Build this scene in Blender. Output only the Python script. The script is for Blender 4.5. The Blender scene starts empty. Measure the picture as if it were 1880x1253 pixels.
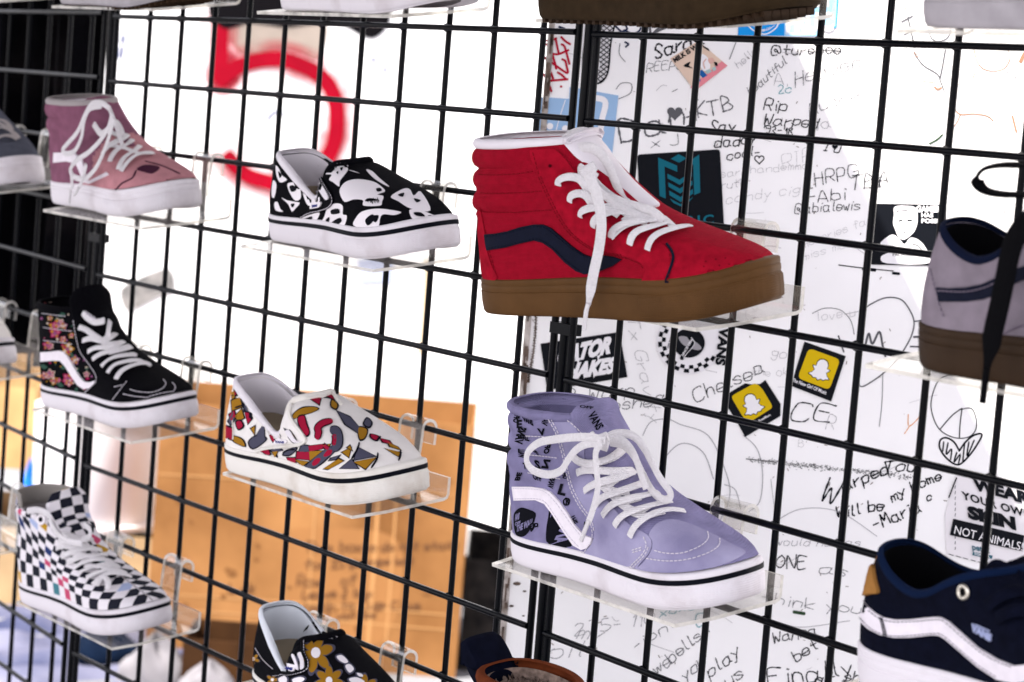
import bpy, bmesh, math, random
import numpy as np
from mathutils import Vector, Matrix, geometry
from mathutils.bvhtree import BVHTree
random.seed(7); rng = np.random.RandomState(5)
SC = bpy.context.scene; COL = SC.collection
R_ = math.radians

# ------------------------------------------------------------------ camera
CW, CH, FPX = 940.0, 626.5, 4528.0
CAM = Vector((2.64006, -1.32415, -0.07487))
RX = Vector((0.58283423, 0.80870707, 0.0793545))      # image right
RD = Vector((0.12108721, 0.01013065, -0.99259018))    # image down
RF = Vector((-0.8035186, 0.58812435, -0.0920196))     # view direction
cd = bpy.data.cameras.new('camera'); cam = bpy.data.objects.new('camera', cd); COL.objects.link(cam)
m3 = Matrix((RX, -RD, -RF)).transposed()
cam.matrix_world = Matrix.Translation(CAM) @ m3.to_4x4()
cd.sensor_width = 36; cd.lens = FPX/1880*36; cd.clip_start = .05; cd.clip_end = 400
cd.dof.use_dof = True; cd.dof.focus_distance = 2.09; cd.dof.aperture_fstop = 10.0
SC.camera = cam
# ------------------------------------------------------------------ sky, sun, exposure
SUN = (.46*RX + RD + .5*RF).normalized()
w = bpy.data.worlds.new('World'); SC.world = w; w.use_nodes = True
nt = w.node_tree; bg = nt.nodes['Background']; sky = nt.nodes.new('ShaderNodeTexSky')
sky.sky_type = 'NISHITA'; sky.sun_disc = False
sky.sun_elevation = math.asin(-SUN.z); sky.sun_rotation = math.atan2(-SUN.x, -SUN.y)
hs = nt.nodes.new('ShaderNodeHueSaturation'); hs.inputs['Saturation'].default_value = .22; tn = nt.nodes.new('ShaderNodeMix'); tn.data_type = 'RGBA'; tn.blend_type = 'MULTIPLY'; tn.inputs[0].default_value = 1; tn.inputs[7].default_value = (1.035, .98, 1.01, 1)
nt.links.new(sky.outputs[0], hs.inputs['Color']); nt.links.new(hs.outputs[0], tn.inputs[6]); nt.links.new(tn.outputs[2], bg.inputs[0]); bg.inputs[1].default_value = 0.15
sl = bpy.data.lights.new('sun', 'SUN'); sl.energy = 5.0; sl.angle = R_(.5); sl.color = (1, .955, .88)
so = bpy.data.objects.new('sun', sl); COL.objects.link(so)
so.rotation_euler = SUN.to_track_quat('-Z', 'Y').to_euler()
SC.view_settings.view_transform = 'Standard'; SC.view_settings.look = 'None'
SC.view_settings.exposure = 1.62; SC.view_settings.gamma = 1

# ------------------------------------------------------------------ rays from photo measurements to planes of the place
def ray(u, v):
    return (RX*((u-CW)/FPX) + RD*((v-CH)/FPX) + RF)
def on_plane(u, v, P0, n):
    d = ray(u, v); t = n.dot(P0-CAM)/n.dot(d); return CAM + d*t
def onY(u, v, y=0.): return on_plane(u, v, Vector((0, y, 0)), Vector((0, 1, 0)))
def onZ(u, v, z): return on_plane(u, v, Vector((0, 0, z)), Vector((0, 0, 1)))
def zm(ox, oy, sc, pts): return [(ox+x*sc, oy+y*sc) for x, y in pts]

# ------------------------------------------------------------------ materials
def lin(c):
    return tuple(((x/255)/12.92 if x/255 <= .04045 else ((x/255+.055)/1.055)**2.4) for x in c)
MATS = {}
def mat(name, col, rough=.7, var=.0, vscale=60, bump=0., bscale=400, spec=.05, metal=0., weave=0., col2=None, sheen=0., ramp=(.3, .7)):
    if name in MATS: return MATS[name]
    m = bpy.data.materials.new(name); m.use_nodes = True; t = m.node_tree; b = t.nodes['Principled BSDF']
    b.inputs['Base Color'].default_value = (*col, 1); b.inputs['Roughness'].default_value = rough
    b.inputs['Specular IOR Level'].default_value = spec; b.inputs['Metallic'].default_value = metal
    if sheen: b.inputs['Sheen Weight'].default_value = sheen
    tc = t.nodes.new('ShaderNodeTexCoord')
    if var:
        n = t.nodes.new('ShaderNodeTexNoise'); n.inputs['Scale'].default_value = vscale; n.inputs['Detail'].default_value = 6
        t.links.new(tc.outputs['Object'], n.inputs['Vector'])
        r = t.nodes.new('ShaderNodeValToRGB'); r.color_ramp.elements[0].position = ramp[0]; r.color_ramp.elements[1].position = ramp[1]
        c2 = col2 or tuple(x*(1-var) for x in col)
        r.color_ramp.elements[0].color = (*c2, 1); r.color_ramp.elements[1].color = (*[min(1, x*(1+var*.5)) for x in col], 1) if not col2 else (*col, 1)
        t.links.new(n.outputs['Fac'], r.inputs['Fac']); t.links.new(r.outputs[0], b.inputs['Base Color'])
    src = None
    if bump:
        n2 = t.nodes.new('ShaderNodeTexNoise'); n2.inputs['Scale'].default_value = bscale; n2.inputs['Detail'].default_value = 3
        t.links.new(tc.outputs['Object'], n2.inputs['Vector']); src = n2.outputs['Fac']
    if weave:
        k = []
        for ax in ('X', 'Z'):
            wv = t.nodes.new('ShaderNodeTexWave'); wv.bands_direction = ax; wv.inputs['Scale'].default_value = weave
            t.links.new(tc.outputs['Object'], wv.inputs['Vector']); k.append(wv)
        mx = t.nodes.new('ShaderNodeMath'); mx.operation = 'ADD'
        t.links.new(k[0].outputs['Fac'], mx.inputs[0]); t.links.new(k[1].outputs['Fac'], mx.inputs[1]); src = mx.outputs[0]
        bump = bump or .25
    if src is not None:
        bp = t.nodes.new('ShaderNodeBump'); bp.inputs['Strength'].default_value = bump; bp.inputs['Distance'].default_value = .0006
        t.links.new(src, bp.inputs['Height']); t.links.new(bp.outputs[0], b.inputs['Normal'])
    MATS[name] = m; return m

# ------------------------------------------------------------------ mesh collector
class MB:
    def __init__(s): s.v = []; s.f = []; s.m = []; s.uv = None
    def add(s, vs, fs, mi=0):
        o = len(s.v); s.v += [tuple(p) for p in vs]; s.f += [tuple(i+o for i in f) for f in fs]; s.m += [mi]*len(fs)
    def grid(s, rows, mi=0, close_u=False, close_v=False):
        nr, nc = len(rows), len(rows[0]); vs = [p for r in rows for p in r]; fs = []
        for i in range(nr if close_v else nr-1):
            for j in range(nc if close_u else nc-1):
                a, b = i*nc+j, i*nc+(j+1) % nc; c, d = ((i+1) % nr)*nc+(j+1) % nc, ((i+1) % nr)*nc+j
                fs.append((a, b, c, d))
        s.add(vs, fs, mi)
    def box(s, c, sz, mi=0, M=None):
        x, y, z = [k/2 for k in sz]
        vs = [Vector((c[0]+i*x, c[1]+j*y, c[2]+k*z)) for i in (-1, 1) for j in (-1, 1) for k in (-1, 1)]
        if M: vs = [M @ p for p in vs]
        s.add(vs, [(0, 1, 3, 2), (4, 6, 7, 5), (0, 4, 5, 1), (2, 3, 7, 6), (0, 2, 6, 4), (1, 5, 7, 3)], mi)
    def rod(s, a, b, r, mi=0, n=10):
        s.tube([Vector(a), Vector(b)], r, r, mi=mi, n=n)
    def tube(s, P, rw, rt, N=None, mi=0, n=8, taper=None, cap=True):
        """tube along P; rw half-width across, rt half-thickness along the normals N"""
        P = [Vector(p) for p in P]
        if len(P) < 2: return
        rows = []
        for i, p in enumerate(P):
            t = (P[min(i+1, len(P)-1)]-P[max(i-1, 0)])
            if t.length < 1e-9: t = Vector((1, 0, 0))
            t.normalize()
            if N is None:
                nn = Vector((0, 0, 1)) if abs(t.z) < .9 else Vector((1, 0, 0))
            else: nn = Vector(N[i]) if isinstance(N, list) else Vector(N)
            nn = nn - t*nn.dot(t)
            if nn.length < 1e-6: nn = t.orthogonal()
            nn.normalize(); sd = t.cross(nn); k = taper[i] if taper else 1
            rows.append([p + sd*(math.cos(a)*rw*k) + nn*(math.sin(a)*rt*k) for a in [2*math.pi*q/n for q in range(n)]])
        s.grid(rows, mi, close_u=True)
        if cap:
            o = len(s.v); s.add(rows[0], [tuple(range(n))[::-1]], mi); s.add(rows[-1], [tuple(range(n))], mi)
    def obj(s, name, mats, parent=None, smooth=True, M=None):
        me = bpy.data.meshes.new(name); vs = s.v if M is None else [tuple(M @ Vector(p)) for p in s.v]
        me.from_pydata(vs, [], s.f); 
        for k in (mats if isinstance(mats, (list, tuple)) else [mats]): me.materials.append(k)
        me.polygons.foreach_set('material_index', s.m)
        me.polygons.foreach_set('use_smooth', [smooth]*len(s.f))
        if s.uv is not None and len(s.uv) == len(s.v):
            ul = me.uv_layers.new(name='UVMap')
            for l in me.loops: ul.data[l.index].uv = s.uv[l.vertex_index]
        me.update()
        if smooth: me.set_sharp_from_angle(angle=R_(50))
        o = bpy.data.objects.new(name, me); COL.objects.link(o)
        if parent: o.parent = parent
        return o
def tag(o, label=None, cat=None, group=None, kind=None):
    if label: o['label'] = label
    if cat: o['category'] = cat
    if group: o['group'] = group
    if kind: o['kind'] = kind
    return o
def empty(name, label, cat, loc=(0, 0, 0), group=None, M=None):
    o = bpy.data.objects.new(name, None); COL.objects.link(o); o.empty_display_size = .05
    if M is not None: o.matrix_world = M
    else: o.location = loc
    return tag(o, label, cat, group)
def smooth_path(P, step=None, n=6, closed=False):
    """Catmull-Rom through points (any dimension)"""
    P = [np.array(p, float) for p in P]
    if len(P) < 3: 
        if len(P) == 2: return [P[0]+(P[1]-P[0])*t for t in np.linspace(0, 1, n+1)]
        return P
    out = []; m = len(P); rngi = range(m if closed else m-1)
    for i in rngi:
        if closed: p0, p1, p2, p3 = P[i-1], P[i], P[(i+1) % m], P[(i+2) % m]
        else: p0, p1, p2, p3 = P[max(i-1, 0)], P[i], P[i+1], P[min(i+2, m-1)]
        for k in range(n):
            t = k/n
            out.append(.5*((2*p1)+(-p0+p2)*t+(2*p0-5*p1+4*p2-p3)*t*t+(-p0+3*p1-3*p2+p3)*t**3))
    if not closed: out.append(P[-1])
    return out
def fill2d(poly, cell):
    """triangulated fill of a 2D polygon with inner points every `cell`"""
    P = [np.array(p, float) for p in poly]; b = []
    for i in range(len(P)):
        a, c = P[i], P[(i+1) % len(P)]; k = max(1, int(np.linalg.norm(c-a)/cell))
        for q in range(k): b.append(a+(c-a)*q/k)
    A = np.array(b); lo, hi = A.min(0), A.max(0); ins = []
    for y in np.arange(lo[1]+cell/2, hi[1], cell):
        xs = []
        for i in range(len(A)):
            p, q = A[i], A[(i+1) % len(A)]
            if (p[1] > y) != (q[1] > y): xs.append(p[0]+(y-p[1])*(q[0]-p[0])/(q[1]-p[1]))
        xs.sort()
        for x0, x1 in zip(xs[::2], xs[1::2]):
            for x in np.arange(x0+cell*.6, x1-cell*.5, cell): ins.append((x, y))
    n = len(b); vs = [Vector((p[0], p[1])) for p in b]+[Vector(p) for p in ins]
    r = geometry.delaunay_2d_cdt(vs, [(i, (i+1) % n) for i in range(n)], [list(range(n))], 1, 1e-5)
    return [(v.x, v.y) for v in r[0]], [tuple(f) for f in r[2]]
_txt = {}
def text2d(s, bold=0.02, shear=0., space=1.0):
    """flat 2D triangles of a line of sans lettering, cap height 1, origin at the left of the baseline"""
    key = (s, bold, shear, space)
    if key not in _txt:
        cu = bpy.data.curves.new('t', 'FONT'); cu.body = s; cu.size = 1; cu.offset = bold; cu.shear = shear; cu.space_character = space; cu.resolution_u = 3
        o = bpy.data.objects.new('t', cu); COL.objects.link(o); dg = bpy.context.evaluated_depsgraph_get()
        me = bpy.data.meshes.new_from_object(o.evaluated_get(dg)); 
        vs = [(v.co.x/.7, v.co.y/.7) for v in me.vertices]; fs = [tuple(p.vertices) for p in me.polygons]
        bpy.data.objects.remove(o); bpy.data.meshes.remove(me); bpy.data.curves.remove(cu)
        _txt[key] = (vs, fs)
    return _txt[key]
def text_px(s, org, ex, ey, fit=None, **k):
    """lettering laid on the photo's measurements: org px, ex/ey px vectors per unit; fit = total length"""
    vs, fs = text2d(s, **k); w_ = max(v[0] for v in vs) or 1; sx = (fit/w_) if fit else 1
    return [(org[0]+x*sx*ex[0]+y*ey[0], org[1]+x*sx*ex[1]+y*ey[1]) for x, y in vs], fs

# ------------------------------------------------------------------ marker handwriting: a single-stroke alphabet (x digit, y digit; baseline 2, x-height 6, capitals 9)
GL = {'a': "45 36 16 05 03 12 32 43;46 43 52", 'b': "09 02;05 16 36 45 43 32 12 03", 'c': "45 36 16 05 03 12 32 43", 'd': "49 42;45 36 16 05 03 12 32 43", 'e': "04 44 45 36 16 05 03 12 32 43",
 'f': "48 39 28 22;06 46", 'g': "45 36 16 05 04 13 33 44;46 41 30 10 01", 'h': "09 02;04 16 36 45 42", 'i': "16 12;18 18.", 'j': "26 21 10 00", 'k': "09 02;46 04 42", 'l': "19 13 22", 'm': "06 02;05 16 25 22;25 36 45 42",
 'n': "06 02;04 16 36 45 42", 'o': "16 05 03 12 32 43 45 36 16", 'p': "06 00;05 16 36 45 43 32 12 03", 'q': "46 40;45 36 16 05 03 12 32 43", 'r': "06 02;04 15 36", 's': "45 36 16 05 34 43 32 12 03", 't': "29 23 32;06 46",
 'u': "06 03 12 32 43;46 42", 'v': "06 22 46", 'w': "06 12 25 32 46", 'x': "06 42;46 02", 'y': "06 23;46 23 10 00", 'z': "06 46 02 42",
 'A': "02 29 52;14 44", 'B': "02 09 38 47 36 05;36 54 53 42 02", 'C': "58 49 19 07 04 12 42 53", 'D': "02 09 38 56 54 32 02", 'E': "49 09 02 42;06 36", 'F': "59 09 02;06 36", 'G': "58 49 19 07 04 12 42 53 55 35", 'H': "09 02;49 42;06 46",
 'I': "09 29;19 12;02 22", 'J': "49 43 32 12 03", 'K': "09 02;49 05 42", 'L': "09 02 42", 'M': "02 19 25 49 52", 'N': "02 09 42 49", 'O': "29 07 04 22 44 47 29", 'P': "02 09 39 48 46 35 05", 'R': "02 09 39 48 46 35 05;25 42", 'S': "48 39 19 07 16 34 43 32 12 03",
 'T': "09 59;29 22", 'U': "09 03 12 32 43 49", 'V': "09 22 49", 'W': "09 12 26 42 59", 'X': "09 42;49 02", 'Y': "09 25 49;25 22", 'Z': "09 49 02 42",
 '0': "29 07 04 22 44 47 29", '1': "07 19 12", '2': "08 19 38 36 02 42", '3': "08 29 38 36 15 33 42 12 02", '5': "39 09 06 26 44 32 02", '7': "09 49 12", '8': "26 08 29 48 06 03 22 43 26", '9': "46 16 08 29 48 46 32 12",
 '@': "45 36 26 25 34 45 44 53 65 58 39 19 06 03 12 42", "'": "19 17", '-': "05 35", '.': "12 13", '!': "19 15;12 13", '*': "02 29 42 06 56 02", '+': "25 21;03 43", ':': "15 15.;12 12.", '~': "04 15 34 45"}
def hand(text, org, h, ang=0., slant=.15, jit=.25, sx=1.0):
    """polylines in photo px of handwritten text: h = x-height in px, ang degrees counter-clockwise"""
    out = []; x0 = 0; ca, sa = math.cos(R_(ang)), math.sin(R_(ang)); u = h/4
    for ch in text:
        if ch == ' ': x0 += 4; continue
        g = GL.get(ch)
        if not g: continue
        mx = 0; dy = rng.normal(0, jit)
        for pl in g.split(';'):
            P = []
            for tk in pl.split():
                x, y = int(tk[0]), int(tk[1]); mx = max(mx, x)
                P.append((x+(.4 if tk.endswith('.') else 0)+rng.normal(0, jit*.6), y-2+dy+rng.normal(0, jit*.6)))
            if len(P) == 1: P.append((P[0][0]+.3, P[0][1]))
            P = smooth_path(P, n=4)
            out.append([(org[0]+((x0+p[0]+p[1]*slant)*ca*sx - p[1]*sa*-1*-1)*u if False else org[0]+((x0+p[0]+p[1]*slant)*sx*ca - p[1]*sa)*u,
                         org[1]-((x0+p[0]+p[1]*slant)*sx*sa + p[1]*ca)*u) for p in P])
        x0 += mx+1.6
    return out
def inside(p, poly):
    c = False
    for i in range(len(poly)):
        a, b_ = poly[i], poly[i-1]
        if (a[1] > p[1]) != (b_[1] > p[1]) and p[0] < (b_[0]-a[0])*(p[1]-a[1])/(b_[1]-a[1])+a[0]: c = not c
    return c
# ================================================================== THE PLACE
S = .0762
M_black = mat('black_wire_paint', (.0015, .002, .0035), .28, spec=.075)
M_asph = mat('grey_pavement', (.20, .20, .215), .9, var=.35, vscale=1.4, bump=.5, bscale=90)
GZ = -1.30
# ground: one sheet to the horizon
b = MB(); rows = []
for y in np.linspace(-60, 220, 15): rows.append([(x, y, GZ) for x in np.linspace(-220, 60, 15)])
b.grid(rows); g = b.obj('ground', M_asph, smooth=False); tag(g, kind='structure')

# ---- wire grid panels
def grid_panel(org, yaw, x0, x1, cols, label, z0=.30, z1=-1.28, extra=()):
    M = Matrix.Translation(org) @ Matrix.Rotation(yaw, 4, 'Z')
    t = empty('grid_panel', label, 'wire grid', M=M, group='black wire display grid panels')
    v = MB(); h = MB(); r = .0029
    for x in cols: v.rod((x+rng.normal(0, .0005), .0028, z0), (x+rng.normal(0, .0005), .0028, z1), r)
    j = -3
    while -j*S > z1:
        if -j*S < z0: h.rod((x0, -.0026, -j*S), (x1, -.0026, -j*S), r)
        j += 1
    for x in (x0, x1):
        fr = MB(); fr.rod((x, .001, z0), (x, .001, z1), .0034); fr.obj('edge_rod', M_black, t)
    for x in cols:        # weld nubs where the wires cross
        j = -3
        while -j*S > z1:
            if -j*S < .15 and -j*S > -.85: q = rng.uniform(.0036, .0044); h.tube([(x-.0045, -.0008, -j*S), (x, -.0008, -j*S), (x+.0045, -.0008, -j*S)], q*.8, q, n=8, taper=[.55, 1, .55])
            j += 1
    v.obj('upright_wires', M_black, t); h.obj('cross_wires', M_black, t)
    return t
grid_panel((0, 0, 0), 0, -.004, .8925, [i*S for i in range(1, 12)], 'middle black wire grid panel holding the skull slip-on and the red high-top')
grid_panel((.98373, -.00106, -.00138), R_(-1.988), -.066, 11*S, [i*S for i in range(0, 11)], 'right black wire grid panel in front of the scribbled trailer wall')
grid_panel((-.23362, .02036, .00393), R_(-5.902), -9*S, 2.62*S, [i*S for i in range(-8, 3)], 'far left black wire grid panel in front of the dark curtain')
def joiner(x, y, label):
    t = empty('joiner_post', label, 'post', (x, y, GZ), group='posts joining the wire grid panels')
    k = MB(); k.rod((0, 0, 0), (0, 0, -GZ+.3), .0046, n=14); k.obj('post', M_black, t)
    for z in (.19, -.262, -.715, -1.0):
        c = MB(); c.box((0, 0, z-GZ), (.030, .013, .010)); c.obj('clip', M_black, t, smooth=False)
    return t
joiner(.9045, .004, 'thin black post clipped between the middle and right grid panels')
joiner(-.0215, .004, 'thin black post clipped between the far left and middle grid panels')

# ---- clear acrylic shelves
def acrylic(name, haze, tint, gl=.06):
    m = bpy.data.materials.new(name); m.use_nodes = True; t = m.node_tree
    for n in list(t.nodes): t.nodes.remove(n)
    out = t.nodes.new('ShaderNodeOutputMaterial'); tr = t.nodes.new('ShaderNodeBsdfTransparent'); tr.inputs[0].default_value = (*tint, 1)
    df = t.nodes.new('ShaderNodeBsdfDiffuse'); df.inputs[0].default_value = (.84, .81, .75, 1)
    tl = t.nodes.new('ShaderNodeBsdfTranslucent'); tl.inputs[0].default_value = (.8, .77, .70, 1)
    gs = t.nodes.new('ShaderNodeBsdfGlossy'); gs.inputs['Roughness'].default_value = .04
    mh = t.nodes.new('ShaderNodeMixShader'); mh.inputs[0].default_value = .5; t.links.new(df.outputs[0], mh.inputs[1]); t.links.new(tl.outputs[0], mh.inputs[2])
    tc = t.nodes.new('ShaderNodeTexCoord'); nz = t.nodes.new('ShaderNodeTexNoise'); nz.inputs['Scale'].default_value = 55; nz.inputs['Detail'].default_value = 8
    t.links.new(tc.outputs['Object'], nz.inputs[0]); mr = t.nodes.new('ShaderNodeMapRange'); mr.inputs[1].default_value = .3; mr.inputs[2].default_value = .75; mr.inputs[3].default_value = haze*.5; mr.inputs[4].default_value = haze*1.5
    t.links.new(nz.outputs[0], mr.inputs[0])
    m1 = t.nodes.new('ShaderNodeMixShader'); t.links.new(mr.outputs[0], m1.inputs[0]); t.links.new(tr.outputs[0], m1.inputs[1]); t.links.new(mh.outputs[0], m1.inputs[2])
    fr = t.nodes.new('ShaderNodeLayerWeight'); fr.inputs[0].default_value = .25; pw = t.nodes.new('ShaderNodeMath'); pw.operation = 'MULTIPLY_ADD'; pw.inputs[1].default_value = .35; pw.inputs[2].default_value = .04; t.links.new(fr.outputs['Facing'], pw.inputs[0])
    m2 = t.nodes.new('ShaderNodeMixShader'); t.links.new(pw.outputs[0], m2.inputs[0]); t.links.new(m1.outputs[0], m2.inputs[1]); t.links.new(gs.outputs[0], m2.inputs[2])
    t.links.new(m2.outputs[0], out.inputs[0]); return m
M_acr = acrylic('clear_acrylic', .065, (.975, .97, .955)); M_edge = acrylic('acrylic_cut_edge', .85, (.93, .90, .80))
TILT = R_(9); TH = .003
def sheet(b, prof, x0, x1, mi_face=0, mi_edge=1, th=TH, cham=0.):
    """bend a sheet: prof = (y,z) path, extruded x0..x1 with thickness on its left side"""
    P = [np.array(p, float) for p in prof]; Nn = []
    for i in range(len(P)):
        t = P[min(i+1, len(P)-1)]-P[max(i-1, 0)]; t /= np.linalg.norm(t); Nn.append(np.array((-t[1], t[0])))
    Q = [p+n*th for p, n in zip(P, Nn)]
    k = len(P); xa = [x0+(cham if i == 0 else 0) for i in range(k)]; xb = [x1-(cham if i == 0 else 0) for i in range(k)]
    A = [(xa[i], *P[i]) for i in range(k)]; B_ = [(xb[i], *P[i]) for i in range(k)]; Cc = [(xa[i], *Q[i]) for i in range(k)]; D = [(xb[i], *Q[i]) for i in range(k)]
    o = len(b.v); b.v += A+B_+Cc+D
    for i in range(k-1):
        a, b1, c, d = o+i, o+k+i, o+2*k+i, o+3*k+i
        b.f += [(a, a+1, b1+1, b1), (c, d, d+1, c+1)]; b.m += [mi_face]*2
        b.f += [(a, c, c+1, a+1), (b1, b1+1, d+1, d)]; b.m += [mi_edge]*2
    b.f += [(o, o+k, o+3*k, o+2*k), (o+k-1, o+3*k-1, o+4*k-1, o+2*k-1)]; b.m += [mi_edge]*2
ct, stl = math.cos(TILT), math.sin(TILT)
ROWZ = {1: .0165, 2: -.2125, 3: -.4395, 4: -.6645}
def tray_frame(org, yaw):   # tray frame on a panel: x along, y into the wall, z up
    return Matrix.Translation(org) @ Matrix.Rotation(yaw, 4, 'Z')
# prototype in local coords: origin = back right bottom corner at wall face
def make_shelf():
    t = empty('shoe_shelf', 'x', 'shelf', group='clear acrylic shoe shelves on the grid')
    b = MB(); W = .254
    pr = [(-.102, -.102*math.tan(TILT)), (-.07, -.07*math.tan(TILT)), (-.02, -.02*math.tan(TILT)), (-.006, -.001), (-.002, .001), (0, .005), (0, .012), (0, .021)]
    sheet(b, pr, -W, 0, cham=.006); b.obj('tray', [M_acr, M_edge], t, smooth=False)
    zt = .0592
    for x0, x1 in ((-.094, -.054), (-.236, -.197)):
        h = MB(); arc = [(.0094+.0062*math.cos(a)-.0004, zt+.0062*math.sin(a)) for a in np.linspace(math.pi, 0, 9)]
        sheet(h, [(.0003, .0205), (.001, .035), (.0026, .054)]+arc+[(.0148, zt-.006), (.0144, zt-.016)], x0, x1, th=.0028)
        h.obj('hook', [M_acr, M_edge], t, smooth=False)
    return t
PROTO = make_shelf(); used = [False]
def shelf(M, label):
    if not used[0]: r = PROTO; used[0] = True
    else:
        r = PROTO.copy(); COL.objects.link(r)
        for ch in PROTO.children:
            c = ch.copy(); COL.objects.link(c); c.parent = r
    r.matrix_world = M; r['label'] = label; return r
WALLY = -.012
def M2(xr, row): return Matrix.Translation((xr, WALLY, ROWZ[row]))
P3M = Matrix.Translation((.98373, -.00106, -.00138)) @ Matrix.Rotation(R_(-1.988), 4, 'Z')
P1M = Matrix.Translation((-.23362, .02036, .00393)) @ Matrix.Rotation(R_(-5.902), 4, 'Z')
def M3(xl, row): return P3M @ Matrix.Translation((xl, WALLY, ROWZ[row]))
def M1(xl, row): return P1M @ Matrix.Translation((xl, WALLY, ROWZ[row]))
# ================================================================== SHOES
LU = [0, .01, .03, .08, .14, .2, .35, .5, .6, .7, .76, .83, .89, .94, .975, .993, 1]
LWN = [0, .0125, .0215, .0305, .034, .035, .035, .0395, .045, .0495, .0503, .0485, .0438, .0368, .0258, .0145, 0]
LWF = [0, .0125, .0215, .0305, .034, .0345, .0325, .0335, .0375, .0425, .0440, .0445, .0428, .0375, .0275, .0155, 0]
NT = 64
_phi = np.linspace(0, math.pi, NT+1); _u = (1-np.cos(_phi))/2
def _smooth(a, k=3):
    a = a.copy()
    for _ in range(k): a[1:-1] = (a[:-2]+2*a[1:-1]+a[2:])/4
    return a
def halfw(t, far):   # half width of the last at fraction t of the length
    return np.interp(t, _u, _smooth(np.interp(_u, LU, LWF if far else LWN)))
def ssm(a, b, x): x = np.clip((x-a)/(b-a), 0, 1); return x*x*(3-2*x)
def spring(t): return .011*np.clip((t-.72)/.28, 0, 1)**2
def wedge(u): return .88+.14*ssm(.1, .6, u)
def ringpts(off, z, k, L):
    """outline ring of the sole at height z, grown by off"""
    out = []
    for far in (0, 1):
        ph = _phi if not far else _phi[::-1]; u = (1-np.cos(ph))/2
        w_ = halfw(u, far)*k
        x = u*L; 
        # grow outwards along an approximate normal
        dx = -np.cos(ph); 
        x = x + dx*off*np.where(np.abs(np.cos(ph)) > .5, 1, np.abs(np.cos(ph))*2)
        w2 = w_ + off*np.sin(ph)
        pts = [(x[i], (w2[i] if far else -w2[i]), z*float(wedge(u[i]))+spring(u[i])*k) for i in range(len(u))]
        out += pts[1:] if not far else pts[1:]
    return out      # near side heel->toe then far side toe->heel
HI = [(.028, .036, .003, .990, .97, 0), (.040, .046, .003, .966, .97, 0), (.050, .055, .002, .925, .95, .04), (.060, .063, .000, .862, .92, .10), (.072, .073, .000, .765, .88, .22),
      (.088, .088, .010, .645, .83, .45), (.105, .106, .024, .565, .80, .7), (.122, .124, .034, .498, .79, .85), (.138, .140, .040, .45, .80, 1), (.150, .149, .044, .415, .81, 1)]
LOWC = dict(slip=([0, .05, .10, .16, .24, .32, .38, .42, .44, .46, .48, .52, 1], [.091, .094, .094, .088, .077, .066, .058, .0520, .055, .071, .084, .092, .094]),
            low=([0, .05, .10, .15, .20, .25, .30, .35, .40, .46, .55, 1], [.098, .099, .093, .085, .080, .079, .083, .091, .098, .103, .104, .104]))
LOWF = dict(slip=[(0, .990, .97, 0), (.2, .964, .97, 0), (.4, .905, .95, .05), (.58, .805, .90, .18), (.75, .69, .84, .35), (.9, .60, .80, .5), (1, .53, .79, .6)],
            low=[(0, .990, .97, 0), (.18, .957, .97, 0), (.36, .885, .94, .06), (.5, .80, .90, .15), (.68, .69, .85, .35), (.85, .58, .82, .5), (1, .49, .82, .65)])
def cint(x, xs, ys):
    """smooth interpolation through keys"""
    xs = np.array(xs, float); ys = np.array(ys, float); i = int(np.clip(np.searchsorted(xs, x)-1, 0, len(xs)-2))
    t = (x-xs[i])/(xs[i+1]-xs[i])
    d = lambda q: (ys[min(q+1, len(xs)-1)]-ys[max(q-1, 0)])/(xs[min(q+1, len(xs)-1)]-xs[max(q-1, 0)])
    h = xs[i+1]-xs[i]; m0, m1 = d(i)*h, d(i+1)*h
    return (2*t**3-3*t*t+1)*ys[i]+(t**3-2*t*t+t)*m0+(-2*t**3+3*t*t)*ys[i+1]+(t**3-t*t)*m1
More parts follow.
